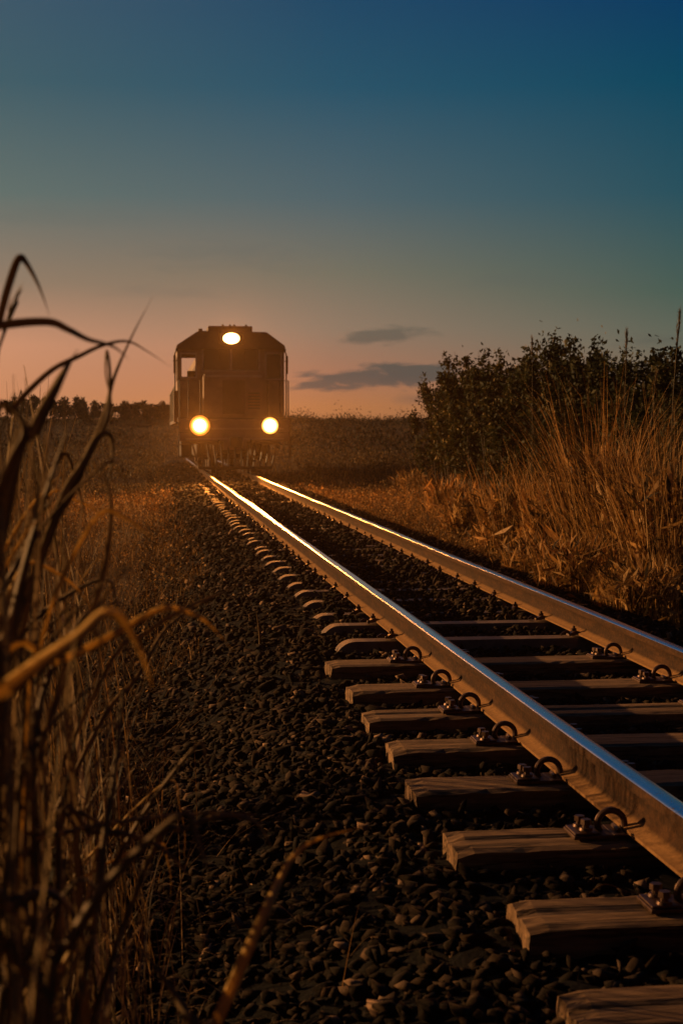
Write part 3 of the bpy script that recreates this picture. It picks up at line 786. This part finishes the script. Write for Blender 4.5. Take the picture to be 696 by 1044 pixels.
# --- tall grass clumps
def clump(u, s, n, H, spread, w, label, bend=(.15, 1.1), mat='dry', name='grass_clump', group=None, lean=None, seg=7, kinkp=.35):
    a = rng.uniform(0, 6.283, n); r = spread * np.sqrt(rng.uniform(0, 1, n))
    p0 = T(u, s); z0 = float(zt(u, s)) - .03
    bx = r * np.cos(a); by = r * np.sin(a); bz = np.zeros(n)
    az_ = a + rng.normal(0, .7, n)
    if lean is not None: az_ = np.where(rng.uniform(0, 1, n) < .96, lean + rng.normal(0, .5, n), az_)
    v, q = blades(n, bx, by, bz, H * rng.uniform(.45, 1.05, n), az_, rng.uniform(*bend, n), w * rng.uniform(.5, 1.4, n), seg, kinkp)
    if mat == 'dry':
        mat = 'gold'; m_ = int(n * 1.6)
        q0 = np.stack([rng.normal(0, spread * .5, m_), rng.normal(0, spread * .5, m_), rng.uniform(.05, .72, m_) * H * .8], -1)
        v, q = merge([(v, q), leaf_quads(q0, rng.uniform(.10, .34, m_) * min(1, H), .9, .07)])
    o = link(name, np_mesh(name, v, q), M[mat]); o.location = (p0.x, p0.y, z0)
    tag(o, label, 'grass clump', group); return o
def at(px, d):                       # world x,y of an image column at a depth -> u,s
    return toUS((px - CX) / F * d, d)
G = 'tall grass clumps on the right bank'
rc = [  # px, depth, n, height, spread, w, label
 (455, 27, 330, .72, .35, .012, 'small pale spiky grass clump at the foot of the left end of the bushes'),
 (478, 22, 420, .78, .35, .011, 'low spiky grass clump left of the bent over reeds'),
 (525, 18.5, 420, 1.15, .34, .011, 'greenish grass clump with bent over reeds in front of the bushes'),
 (566, 16, 420, 1.25, .30, .011, 'tall straw coloured grass clump left of the tallest golden one'),
 (612, 14.2, 620, 1.75, .30, .012, 'tallest golden grass clump lit orange, with stems fanning up over the bushes'),
 (648, 13.4, 480, 1.45, .30, .011, 'dense brown grass clump between the tallest golden clump and the frame edge'),
 (690, 12.2, 520, 1.60, .30, .011, 'tall golden grass clump cut by the right edge of the picture'),
 (478, 33, 300, .8, .4, .014, 'distant grass tuft half hidden by the leftmost bush'),
 (585, 12.6, 300, .55, .30, .007, 'low tangled grass clump at the foot of the tallest golden clump'),
 (650, 11.2, 300, .50, .30, .006, 'low tangled brown clump nearest the right rail'),
 (545, 14.5, 260, .50, .28, .007, 'low tangled clump in front of the straw coloured one'),
 (505, 19.5, 260, .50, .30, .008, 'low tangled clump in front of the greenish one'),
 (425, 36, 260, .6, .5, .014, 'low grass tuft beside the track left of the bushes')]
for (px, d, n, H, spd, w, lab) in rc:
    u_, s_ = at(px, d); clump(u_, s_, int(n * 1.15), H * 1.28, spd, w, lab, group=G, bend=(.1, 1.2) if H > 1.1 else (.3, 1.7), kinkp=.5)
# seed-head reeds standing above the bushes
def reed(px, py_top, d, label, lean=.06, head=.24):
    u_, s_ = at(px, d); b0 = T(u_, s_, float(zt(u_, s_))); top = P(px, py_top, d)
    root = empty('seed_head_reed', b0); tag(root, label, 'reed', 'flowering reeds above the bushes')
    H = top.z - b0.z; pts = []; rs = []
    for i in range(9):
        t_ = i / 8; pts.append((lean * H * t_ ** 2, 0, H * t_)); rs.append(.009 * (1 - .6 * t_))
    off = top.x - b0.x - lean * H
    pts = [(p[0] + off * (i / 8), p[1], p[2]) for i, p in enumerate(pts)]
    link('stem', MB().tube(pts, rs, 6).mesh('stem', True), M['reed'], root)
    n = 170; tt = rng.uniform(0, 1, n); tip = np.array(pts[-1]); dn = np.array(pts[-1]) - np.array(pts[-2]); dn /= np.linalg.norm(dn)
    bpos = tip[None] - dn[None] * (tt * head)[:, None]
    v, q = blades(n, bpos[:, 0], bpos[:, 1], bpos[:, 2], rng.uniform(.04, .11, n), rng.uniform(0, 6.28, n), rng.uniform(.1, .7, n), rng.uniform(.005, .009, n), 2)
    link('seed_head', np_mesh('seed_head', v, q), M['reed'], root)
reed(691, 322, 12.6, 'tall reed with a drooping dark seed head at the right edge of the sky', .10, .30)
reed(637, 340, 15.5, 'straight reed with a dark upright seed head above the middle bushes', .02, .20)
reed(541, 348, 19, 'thin faint reed standing above the bushes left of centre', -.02, .22)
reed(668, 385, 14.0, 'short reed leaning out of the golden clump near the right edge', .15, .16)

# --- shrubs
def leaves(cent, n, size, flat=.6):
    """folded rhombus leaves round the given centres"""
    c = cent[rng.integers(0, len(cent), n)]
    return c
def shrub(u_, s_, H, wid, nst, lpn, lsz, label, name='shrub', cat='bush', group='bushes behind the tall grass', mat='leaf', trunk=False):
    b0 = T(u_, s_, float(zt(u_, s_)) - .05)
    root = empty(name, b0); tag(root, label, cat, group)
    st = MB(); pos = []; szs = []
    for i in range(nst):
        a = rng.uniform(0, 6.283); r = wid * math.sqrt(rng.uniform(0, 1)); h = H * rng.uniform(.78, 1.0) * (1 - .18 * (r / wid) ** 2)
        base = np.array([r * .35 * math.cos(a), r * .35 * math.sin(a), 0 if not trunk else H * .0])
        tip = np.array([r * math.cos(a), r * math.sin(a), h])
        mid = (base + tip) / 2 + rng.normal(0, .08 * H / 2, 3)
        pts = [(1 - t_) ** 2 * base + 2 * t_ * (1 - t_) * mid + t_ ** 2 * tip for t_ in np.linspace(0, 1, 7)]
        st.tube([Vector(p) for p in pts], [(.018 if not trunk else .05) * (1 - .85 * t_) * (H / 3) ** .5 for t_ in np.linspace(0, 1, 7)], 5)
        nb = int(6 + 4 * H)
        for j in range(nb):
            t_ = rng.uniform(.18, 1.0) ** .8; p = (1 - t_) ** 2 * base + 2 * t_ * (1 - t_) * mid + t_ ** 2 * tip
            L = (.10 + .42 * (1 - t_)) * wid * rng.uniform(.5, 1.2); ba = rng.uniform(0, 6.283)
            d_ = np.array([math.cos(ba), math.sin(ba), rng.uniform(.1, .9)]); d_ /= np.linalg.norm(d_)
            e_ = p + d_ * L
            st.tube([Vector(p), Vector(e_)], [.006, .003], 3)
            m_ = int(lpn / nb * rng.uniform(.5, 1.5)) + 2
            tq = rng.uniform(.15, 1.1, m_)[:, None]
            pos.append(p + (e_ - p) * tq + rng.normal(0, .045 * wid ** .5, (m_, 3))); szs.append(rng.uniform(.6, 1.25, m_) * lsz)
        m_ = int(lpn * .08) + 3
        pos.append(tip + rng.normal(0, 1, (m_, 3)) * np.array([.05, .05, .10])); szs.append(rng.uniform(.6, 1.1, m_) * lsz)
    link('trunk' if trunk else 'stem', st.mesh('stem'), M['bark'], root)
    pos = np.concatenate(pos); pos[:, 2] = np.maximum(pos[:, 2], .03)
    v, q = leaf_quads(pos, np.concatenate(szs))
    link('crown' if trunk else 'foliage', np_mesh('foliage', v, q), M[mat], root)
    return root
sb = [ # px, depth, top y, half width m, label
 (450, 35, 385, .50, 'low dark bush at the left end of the bush row'),
 (466, 32, 366, .62, 'leafy bush second from the left end of the row, against the cloud'),
 (489, 28, 358, .60, 'leafy bush with a pointed top third from the left end of the row'),
 (513, 25.5, 364, .60, 'leafy bush below the thin faint reed'),
 (541, 23.5, 360, .60, 'rounded leafy bush just right of the thin faint reed'),
 (572, 21.5, 346, .55, 'upright leafy bush, tallest left of the golden clump'),
 (606, 19.8, 346, .50, 'leafy bush behind the tallest golden grass clump'),
 (640, 18.5, 349, .50, 'leafy bush behind the straight seed head reed'),
 (667, 17.3, 366, .45, 'lower leafy bush in the gap before the last bush'),
 (694, 16.4, 358, .50, 'leafy bush cut by the right edge of the picture'),
 (553, 24.5, 364, .6, 'darker bush in the gap between the faint reed and the upright bush'),
 (590, 22.5, 358, .6, 'darker bush set back behind the golden clump, left part'),
 (624, 21, 360, .6, 'darker bush set back between the golden clump and the straight reed'),
 (656, 20, 362, .6, 'darker bush set back in the dip near the right end of the row'),
 (500, 29, 372, .7, 'darker bush filling in behind the pointed one')]
for (px, d, yt, wd, lab) in sb:
    u_, s_ = at(px, d); top = P(px, yt, d).z; H = top - float(zt(u_, s_)) + .1
    shrub(u_, s_, H, wd * 1.35, 17, 400, .096 * (d / 24) ** .5, lab)
# extra darker growth filling behind, one mass
cl = []
for i in range(260):
    px = rng.uniform(438, 720); d = np.interp(px, [425, 700], [39, 19]) + rng.uniform(0, 4)
    u_, s_ = at(px, d); b_ = T(u_, s_, float(zt(u_, s_))); hmax = P(px, 405, d).z
    m_ = 70; p = np.array(b_)[None] + rng.normal(0, .3, (m_, 3)); p[:, 2] = rng.uniform(float(b_.z), hmax, m_); cl.append(p)
pos = np.concatenate(cl); v, q = leaf_quads(pos, rng.uniform(.05, .10, len(pos)))
tag(link('undergrowth', np_mesh('undergrowth', v, q), M['leafdark']), 'dense dark undergrowth filling in behind the bushes', 'undergrowth', kind='stuff')

# --- distant trees on the left skyline and scrub along the hill crest
tl = [(28, 405, 'dark treetop at the far left of the skyline behind the reeds'), (66, 407, 'rounded tree on the left skyline above the bent reed'), (96, 412, 'low tree on the left skyline between two rounded ones'),
      (128, 411, 'flat topped tree on the left skyline'), (152, 413, 'thin branched tree on the left skyline'), (172, 417, 'small tree on the skyline just left of the train')]
for px, yt, lab in tl:
    d = 150.; u_, s_ = at(px, d); H = P(px, yt, d).z - float(zt(u_, s_)) + .3
    shrub(u_, s_, max(H, 2.0), 2.3, 9, 190, .34, lab, 'tree', 'tree', 'trees on the left skyline', 'leafdark', True)
cr = []
for i in range(330):
    px = rng.uniform(-30, 460); d = rng.uniform(150, 185); u_, s_ = at(px, d); z0 = float(zt(u_, s_))
    hh = rng.uniform(.1, .9) * (1.0 + .5 * math.sin(px * .11) + .3 * math.sin(px * .31)); m_ = 60
    p = np.array(T(u_, s_, z0)) + rng.normal(0, 1, (m_, 3)) * np.array([1.0, 1.0, .5]); p[:, 2] = z0 + np.abs(rng.normal(0, .5, m_)) * hh; cr.append(p)
for i in range(70):
    px = rng.uniform(-40, 440); d = rng.uniform(75, 140); u_, s_ = at(px, d); z0 = float(zt(u_, s_)); m_ = 90
    if abs(u_) < 4: continue
    p = np.array(T(u_, s_, z0)) + rng.normal(0, 1, (m_, 3)) * np.array([.9, .9, .3]); p[:, 2] = z0 + np.abs(rng.normal(0, .4, m_)); cr.append(p)
pos = np.concatenate(cr); v, q = leaf_quads(pos, rng.uniform(.14, .32, len(pos)))
tag(link('scrub', np_mesh('scrub', v, q), M['leafdark']), 'low dark scrub along the crest and slope of the hill', 'scrub', kind='stuff')

# brown leafy weeds tangled through the short grass
def weeds(n, u0, u1, s0, s1, keep, sz, h):
    u = rng.uniform(u0, u1, n); s = rng.uniform(s0, s1, n); k = keep(u, s); u, s = u[k], s[k]; out = []; sz_ = []
    for a_, b_ in zip(u, s):
        m_ = rng.integers(14, 40); hh = h * rng.uniform(.3, 1.3); p = np.array(T(a_, b_, float(zt(a_, b_))))
        out.append(p + np.stack([rng.normal(0, .10 + .002 * b_, m_), rng.normal(0, .10 + .002 * b_, m_), rng.uniform(0, hh, m_)], -1)); sz_.append(rng.uniform(.5, 1.4, m_) * sz * (b_ / 14) ** .6)
    return leaf_quads(np.concatenate(out), np.concatenate(sz_), .8)
wv = merge([weeds(1500, -7, -1.4, 6, 42, L1, .028, .20), weeds(1300, 1.6, 5, 8, 40, R1, .028, .22)])
tag(link('weeds', np_mesh('weeds', *wv), M['dry']), 'brown tangled weeds growing through the short dry grass', 'weeds', kind='stuff')
n = 420; uu = rng.uniform(-4.9, -3.35, n); s2 = rng.uniform(-1.0, 7.5, n); uu = np.minimum(uu, -2.45 - .13 * np.maximum(s2, 0) - .2); p = Tn(uu, s2, zt(uu, s2))  # reeds added out of view on the left to shade the near track
v, q = blades(n, p[:, 0], p[:, 1], p[:, 2], rng.uniform(.4, 1.05, n), rng.uniform(0, 6.283, n), rng.uniform(.1, .9, n), rng.uniform(.008, .018, n), 7)
tag(link('shade_reeds', np_mesh('shade_reeds', v, q), M['reed']), 'unseen dry reeds added left of the frame to shade the track', 'reeds', kind='stuff')

# --- foreground reeds at the left, out of focus
def smooth_path(pts, n):
    P_ = [Vector(p) for p in pts]; P_ = [P_[0] * 2 - P_[1]] + P_ + [P_[-1] * 2 - P_[-2]]
    out = []; m_ = len(P_) - 3
    for i in range(m_):
        a, b_, c, d = P_[i:i + 4]
        for k in range(n):
            t_ = k / n
            out.append(.5 * ((2 * b_) + (c - a) * t_ + (2 * a - 5 * b_ + 4 * c - d) * t_ ** 2 + (3 * b_ - a - 3 * c + d) * t_ ** 3))
    out.append(P_[-2]); return out
def ribbon(pts, wid, name, label, mat='reed', roll=0.0, sub=5, group=None, root=None):
    """a real folded leaf blade: V cross-section, tapering to its tip"""
    c = smooth_path(pts, sub); n = len(c); V = []; Q = []
    side0 = Vector((1, .25, 0)).normalized()
    for i, p in enumerate(c):
        d = (c[min(i + 1, n - 1)] - c[max(i - 1, 0)]).normalized()
        view = p - cam.location; sd = d.cross(view).normalized()
        q_ = Matrix.Rotation(roll + .35 * math.sin(i * .17), 3, d); sd = q_ @ sd; nr = d.cross(sd).normalized()
        t_ = i / (n - 1); w = wid * min(1, .55 + t_ * 2.0) * max(.04, 1 - t_ ** 2.6) * .5
        th = wid * .015 + .0002
        V += [p - sd * w, p + nr * w * .22 + nr * th, p + sd * w, p + nr * w * .22 - nr * th]
    for i in range(n - 1):
        for k in range(4): Q.append((4 * i + k, 4 * i + (k + 1) % 4, 4 * i + 4 + (k + 1) % 4, 4 * i + 4 + k))
    V = np.array([v[:] for v in V]); base = V[:4].mean(0)
    o = link(name, np_mesh(name, V - base, Q, smooth=True), M[mat]); o.location = base
    tag(o, label, 'reed', group); return o
def rooted(scr, d0, d1, gx=None):
    """screen polyline -> 3D path that starts on the ground below its first point"""
    n = len(scr); pts = [P(x, y, d0 + (d1 - d0) * i / max(1, n - 1)) for i, (x, y) in enumerate(scr)]
    a, b_ = pts[0], pts[1]; dr = (a - b_)
    u_, s_ = toUS(a.x, a.y); zg = float(zt(u_, s_)) - .03
    if a.z > zg + .05:
        H = a.z - zg; k = dr.x / max(.15, -dr.z) if dr.z < -.02 else 0
        k = max(-.5, min(.5, k)); g_ = Vector((a.x + k * H * .6, a.y + random.uniform(-.05, .05), zg)); mid = (a + g_) / 2 + Vector((k * H * .12, 0, 0))
        pts = [g_, mid] + pts
    return pts
GF = 'blurred reed blades at the left edge'
fb = [
 ([(-22, 430), (0, 326), (12, 282), (20, 263), (27, 268), (40, 292), (51, 322)], 1.9, 1.9, .012, 'reed leaf folded over sharply, topmost against the sky at left'),
 ([(-40, 345), (0, 332), (48, 328), (70, 336), (90, 346), (115, 353), (131, 366)], 1.8, 1.9, .011, 'reed leaf lying across the sky and drooping to the right'),
 ([(-10, 470), (12, 420), (31, 397), (55, 376), (79, 364), (105, 352), (130, 348), (150, 358), (174, 374)], 2.0, 2.2, .008, 'thin pale curved leaf reaching farthest right across the sky'),
 ([(20, 660), (47, 552), (74, 502), (92, 458), (107, 423), (116, 386), (135, 342), (156, 302)], 2.1, 2.2, .010, 'long straight stem slanting up to a fine point in the sky'),
 ([(5, 520), (35, 440), (55, 399), (68, 375), (80, 356)], 1.7, 1.75, .017, 'short broad dark leaf ending in a blunt tip'),
 ([(14, 664), (44, 556), (71, 506), (94, 456), (110, 424), (112, 380), (109, 357), (108, 382), (114, 412), (113, 440), (106, 470)], 2.08, 2.16, .006, 'thin leaf looped over the long straight stem'),
 ([(0, 690), (40, 575), (66, 505), (84, 475), (98, 448), (110, 442), (115, 462), (107, 515)], 2.0, 2.1, .014, 'curled dark leaf wrapped at the top of the straight stem'),
 ([(-60, 745), (0, 706), (40, 676), (78, 650), (103, 627), (118, 626), (129, 638), (145, 668), (156, 703)], 1.22, 1.40, .0135, 'broad orange leaf lit from behind, arching down beside the ballast'),
 ([(-20, 705), (56, 676), (110, 650), (164, 621), (194, 625), (215, 638), (238, 664)], 1.7, 2.0, .010, 'long golden leaf arching out over the ballast'),
 ([(100, 700), (150, 645), (190, 620), (222, 606), (262, 588)], 2.6, 3.0, .010, 'pale leaf pointing up to the right over the stones'),
 ([(90, 760), (140, 690), (170, 640), (215, 610), (240, 600)], 2.8, 3.1, .009, 'second pale leaf lying along the one pointing up to the right'),
 ([(205, 1085), (221, 1042), (250, 975), (272, 926), (284, 900), (300, 872), (325, 855), (370, 843)], 1.75, 2.1, .015, 'thick orange stalk curving up from the bottom edge over the stones'),
 ([(205, 1080), (190, 1034), (165, 995), (138, 960)], 1.7, 1.8, .014, 'short brown stalk left of the thick orange one'),
 ([(55, 1110), (75, 1044), (96, 940), (106, 860), (118, 780), (126, 700), (130, 640)], 1.75, 1.95, .012, 'dark upright stem rising from the bottom edge'),
 ([(-30, 862), (30, 856), (104, 841), (170, 832), (235, 829), (300, 836)], 1.7, 2.3, .008, 'long pale stem lying nearly level over the stones'),
 ([(60, 855), (92, 849), (125, 850), (160, 862), (185, 884), (205, 920)], 1.9, 2.0, .009, 'pale leaf arching down in a quarter circle'),
 ([(150, 880), (190, 845), (225, 832), (255, 835), (270, 850), (280, 872)], 2.3, 2.5, .009, 'small hooked pale leaf standing over the dark stones'),
 ([(-20, 960), (10, 925), (38, 910), (60, 915), (78, 940), (84, 990)], 1.5, 1.6, .016, 'broad blurred leaf hooking over near the bottom left corner'),
 ([(-10, 1010), (20, 985), (45, 1010), (62, 1060)], 1.4, 1.4, .016, 'broad bent leaf in the bottom left corner'),
 ([(0, 720), (12, 640), (30, 560), (58, 470), (76, 420)], 1.7, 1.8, .014, 'broad brown leaf standing left of the long straight stem'),
 ([(-30, 640), (-5, 520), (12, 470), (25, 440), (12, 415), (-5, 420)], 1.6, 1.6, .011, 'leaf curled back on itself at the left edge of the frame'),
 ([(60, 700), (95, 620), (110, 560), (112, 500), (95, 470)], 1.9, 1.9, .010, 'rusty leaf leaning against the straight stem'),
 ([(20, 810), (50, 740), (80, 660), (112, 600), (150, 560)], 1.8, 2.0, .008, 'thin stem slanting over the brown grass'),
 ([(140, 800), (185, 740), (245, 660)], 5.8, 6.0, .010, 'thin straight straw slanting over the stones'),
 ([(264, 672), (265, 650), (261, 622)], 9.5, 9.5, .016, 'short straw standing upright in the ballast')]
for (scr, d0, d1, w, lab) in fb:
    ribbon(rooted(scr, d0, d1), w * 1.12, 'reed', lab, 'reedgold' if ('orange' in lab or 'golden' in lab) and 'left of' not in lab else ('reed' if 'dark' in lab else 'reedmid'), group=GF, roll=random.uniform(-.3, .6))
# seed head at the left edge
hd = rooted([(-25, 430), (-12, 390), (0, 352), (10, 326), (18, 308)], 1.9, 1.95)
root = empty('seed_head_reed', hd[0]); tag(root, 'reed with a feathery seed head at the left edge of the sky', 'reed')
link('stem', MB().tube([p - hd[0] for p in smooth_path(hd, 4)], .0022, 6).mesh('stem', True), M['reed'], root)
pp = smooth_path(hd, 10); pp = np.array([(p - hd[0])[:] for p in pp[-18:]])
n = 120; bpos = pp[rng.integers(0, len(pp), n)]
v, q = blades(n, bpos[:, 0], bpos[:, 1], bpos[:, 2], rng.uniform(.012, .035, n), rng.uniform(-.6, .9, n), rng.uniform(.5, 1.3, n), rng.uniform(.0015, .003, n), 2)
link('seed_head', np_mesh('seed_head', v, q), M['reed'], root)
# thick reed clumps under them
def fclump(px, d, n, H, spread, w, label, bend=(.05, .85), lean=None):
    u_, s_ = at(px, d); return clump(u_, s_, int(n * 1.9), H * (1.22 if H > .7 else 1.0), spread * 1.15, w * 1.25, label, bend, 'reed', 'reed_clump', 'reed clumps at the left edge', lean, 9, .55)
def edge_clump(px, d, n, H, spread, w, label, bend=(.1, 1.6), mat='reed', extra=0, kinkp=.6):
    # reeds lean out of the bank; keep those that do not hang over the stones
    u_, s_ = at(px, d); p0 = T(u_, s_); z0 = float(zt(u_, s_)) - .03; N = n * 30
    a = rng.uniform(0, 6.283, N); r_ = spread * np.sqrt(rng.uniform(0, 1, N)); bx, by = r_ * np.cos(a), r_ * np.sin(a)
    seg = 10
    v, q = blades(N, bx, by, np.zeros(N), H * rng.uniform(.6, 1.15, N), rng.uniform(0, 6.283, N), rng.uniform(*bend, N), w * rng.uniform(.5, 1.35, N), seg, kinkp, .45)
    vv = v.reshape(N, -1, 3) + np.array([p0.x, p0.y, z0])
    dep = vv[..., 1] * cp - (vv[..., 2] - CAMZ) * sp; up_ = vv[..., 1] * sp + (vv[..., 2] - CAMZ) * cp
    sx_ = CX + F * vv[..., 0] / np.maximum(dep, .2); sy_ = CY - F * up_ / np.maximum(dep, .2)
    lim = np.interp(sy_, [330, 395, 425, 460, 520, 600, 690, 760, 850, 950, 1044, 1300], [20, 62, 72, 84, 98, 120, 160, 170, 150, 135, 120, 150]) + rng.normal(0, 16, (N, 1)) + extra * rng.uniform(0, 1, (N, 1)) * (sy_ > 560)
    ok = ((sx_ < lim).all(1)) & (dep.min(1) > .7) & (sy_.min(1) > 335 + rng.uniform(0, 110, N) ** 1.0)
    top = sy_.min(1)[ok]; vv = v.reshape(N, -1, 3)[ok]; od = np.argsort(top); h_ = int(n * .65)
    od = np.concatenate([od[:h_], rng.permutation(od[h_:])[:n - h_]]); vv = vv[od]; k = len(vv)
    q = (q.reshape(N, -1, 4)[:k]).reshape(-1, 4)
    o = link('reed_clump', np_mesh('reed_clump', vv.reshape(-1, 3), q), M[mat]); o.location = (p0.x, p0.y, z0)
    tag(o, label, 'reed clump', 'reed clumps at the left edge')
ec = [(-75, 1.2, 30, 2.0, .09, .017, 'very blurred broad reed leaves nearest the camera in the left corner', (.1, 1.0), 'reedmid'),
      (-50, 1.5, 50, 1.9, .10, .016, 'blurred broad brown reed leaves just behind the nearest ones', (.1, 1.2), 'reed'),
      (-20, 1.9, 70, 1.85, .12, .015, 'tall dark reed clump at the left edge under the folded leaf', (.1, 1.2), 'reed'),
      (30, 2.0, 60, 1.7, .10, .013, 'dense brown reeds under the sharply folded topmost leaf', (.1, 1.5), 'reedmid'),
      (10, 2.2, 80, 1.85, .12, .014, 'broad rusty reed leaves between the left edge and the long straight stem', (.1, 1.3), 'reedmid'),
      (15, 2.6, 90, 1.8, .16, .013, 'reed clump behind the tall dark one at the left edge', (.1, 1.4), 'reed'),
      (45, 2.6, 70, 1.6, .14, .011, 'reed clump crowding the long straight stem from the left', (.1, 1.4), 'reed'),
      (75, 3.0, 60, 1.2, .16, .008, 'lower reed clump right of the foot of the long straight stem', (.3, 1.9), 'reed', 40),
      (25, 3.7, 120, 1.8, .22, .012, 'brown reed clump farther back at the left edge', (.1, 1.4), 'reed'),
      (62, 4.8, 110, 1.3, .25, .008, 'brown grass clump behind the long straight stem', (.3, 1.7), 'dry'),
      (5, 6.0, 130, 1.7, .3, .011, 'grass clump below the left treetop', (.1, 1.4), 'dry'),
      (105, 4.2, 70, .70, .22, .005, 'low straw tangle at the edge of the stones', (1.2, 2.8), 'dry', 90),
      (135, 5.6, 80, .55, .26, .005, 'small brown tuft beside the ballast, beyond the orange arching leaf', (1.0, 2.8), 'dry', 70),
      (-40, 1.6, 22, 1.25, .12, .008, 'pale leaves arching over in the lower left corner', (1.6, 2.9), 'reedmid', 120),
      (20, 2.0, 30, 1.15, .14, .007, 'thin pale leaves arching above the lower left corner', (1.6, 2.9), 'reedmid', 150),
      (70, 2.5, 34, 1.0, .16, .006, 'thin arching leaves beside the dark upright stem', (1.6, 2.9), 'reedmid', 150),
      (100, 3.3, 40, .85, .2, .005, 'fine curling straws spilling from the bank onto the stones', (1.6, 2.9), 'reedmid', 130)]
for c_ in ec: edge_clump(*c_)
# single leaves slanting and folding through the tangle
rr_ = random.Random(5)
for i in range(46):
    d0 = rr_.uniform(1.45, 3.0); low = i % 3 == 0
    x0 = rr_.uniform(-55, 45) if not low else rr_.uniform(-40, 90); y0 = rr_.uniform(620, 900) if not low else rr_.uniform(960, 1060)
    L = rr_.uniform(150, 330); a = R_(rr_.uniform(52, 86)); pts = [(x0, y0)]
    x, y = x0, y0
    for j in range(4):
        x += math.cos(a) * L / 4; y -= math.sin(a) * L / 4; a -= R_(rr_.uniform(2, 16)); pts.append((x, y))
    fold = rr_.random()
    if fold < .65 or low:                      # bent over at the tip
        a = -R_(rr_.uniform(-10, 70)); L2 = rr_.uniform(40, 130)
        for j in range(3):
            x += math.cos(a) * L2 / 3; y -= math.sin(a) * L2 / 3; a -= R_(rr_.uniform(5, 22)); pts.append((x, y))
    if max(p[0] for p in pts) > (175 if not low else 240) or min(p[1] for p in pts) < 430: continue
    w_ = rr_.uniform(.005, .013)
    ribbon(rooted(pts, d0, d0 + rr_.uniform(0, .3)), w_, 'reed', 'dry reed leaf slanting through the tangle at the left edge', rr_.choice(['reedmid', 'reedmid', 'reedgold', 'reed']), group='slanting leaves in the reed tangle', roll=rr_.uniform(-.8, .8), sub=4)
# straw litter lying on the stones
st = []
for i in range(420):
    s_ = 2.2 + 7 * random.random() ** 1.2; u_ = -2.3 + abs(random.gauss(0, .42))
    p = T(u_, s_, float(zt(u_, s_)) + .03); a = random.uniform(0, 6.283); L = random.uniform(.06, .3)
    st.append((p, a, L))
bxs = np.array([p[:] for p, _, _ in st]); n = len(st)
v, q = blades(n, bxs[:, 0], bxs[:, 1], bxs[:, 2], np.array([x[2] for x in st]), np.array([x[1] for x in st]), rng.uniform(-.1, .9, n), rng.uniform(.002, .0045, n), 5, .4, 1.45, .9)
tag(link('straw_litter', np_mesh('straw_litter', v, q), M['dry']), 'dry straw scattered on the edge of the ballast', 'straw', kind='stuff')
p = T(-.92, S0 - PIT + .04, .006)
ribbon([p, p + Vector((.05, .02, .02)), p + Vector((.11, .0, .006)), p + Vector((.15, -.01, .004))], .004, 'straw', 'pale curved straw lying on the second timber sleeper from the bottom', 'dry')

# ================================================================== HAZE
hz = MB().box(-330, 330, -30, 330, -3.0, 14.0)
m = bpy.data.materials.new('haze'); m.use_nodes = True; nt = NT(m.node_tree); nt.n.clear()
pv = nt.new('ShaderNodeVolumePrincipled'); pv.inputs['Color'].default_value = (.9, .78, .66, 1); pv.inputs['Density'].default_value = .0003; pv.inputs['Anisotropy'].default_value = .8
oo = nt.new('ShaderNodeOutputMaterial'); nt.link(pv.outputs[0], oo.inputs['Volume'])
tag(hz.build('haze', m), 'thin evening haze', 'haze', kind='stuff')
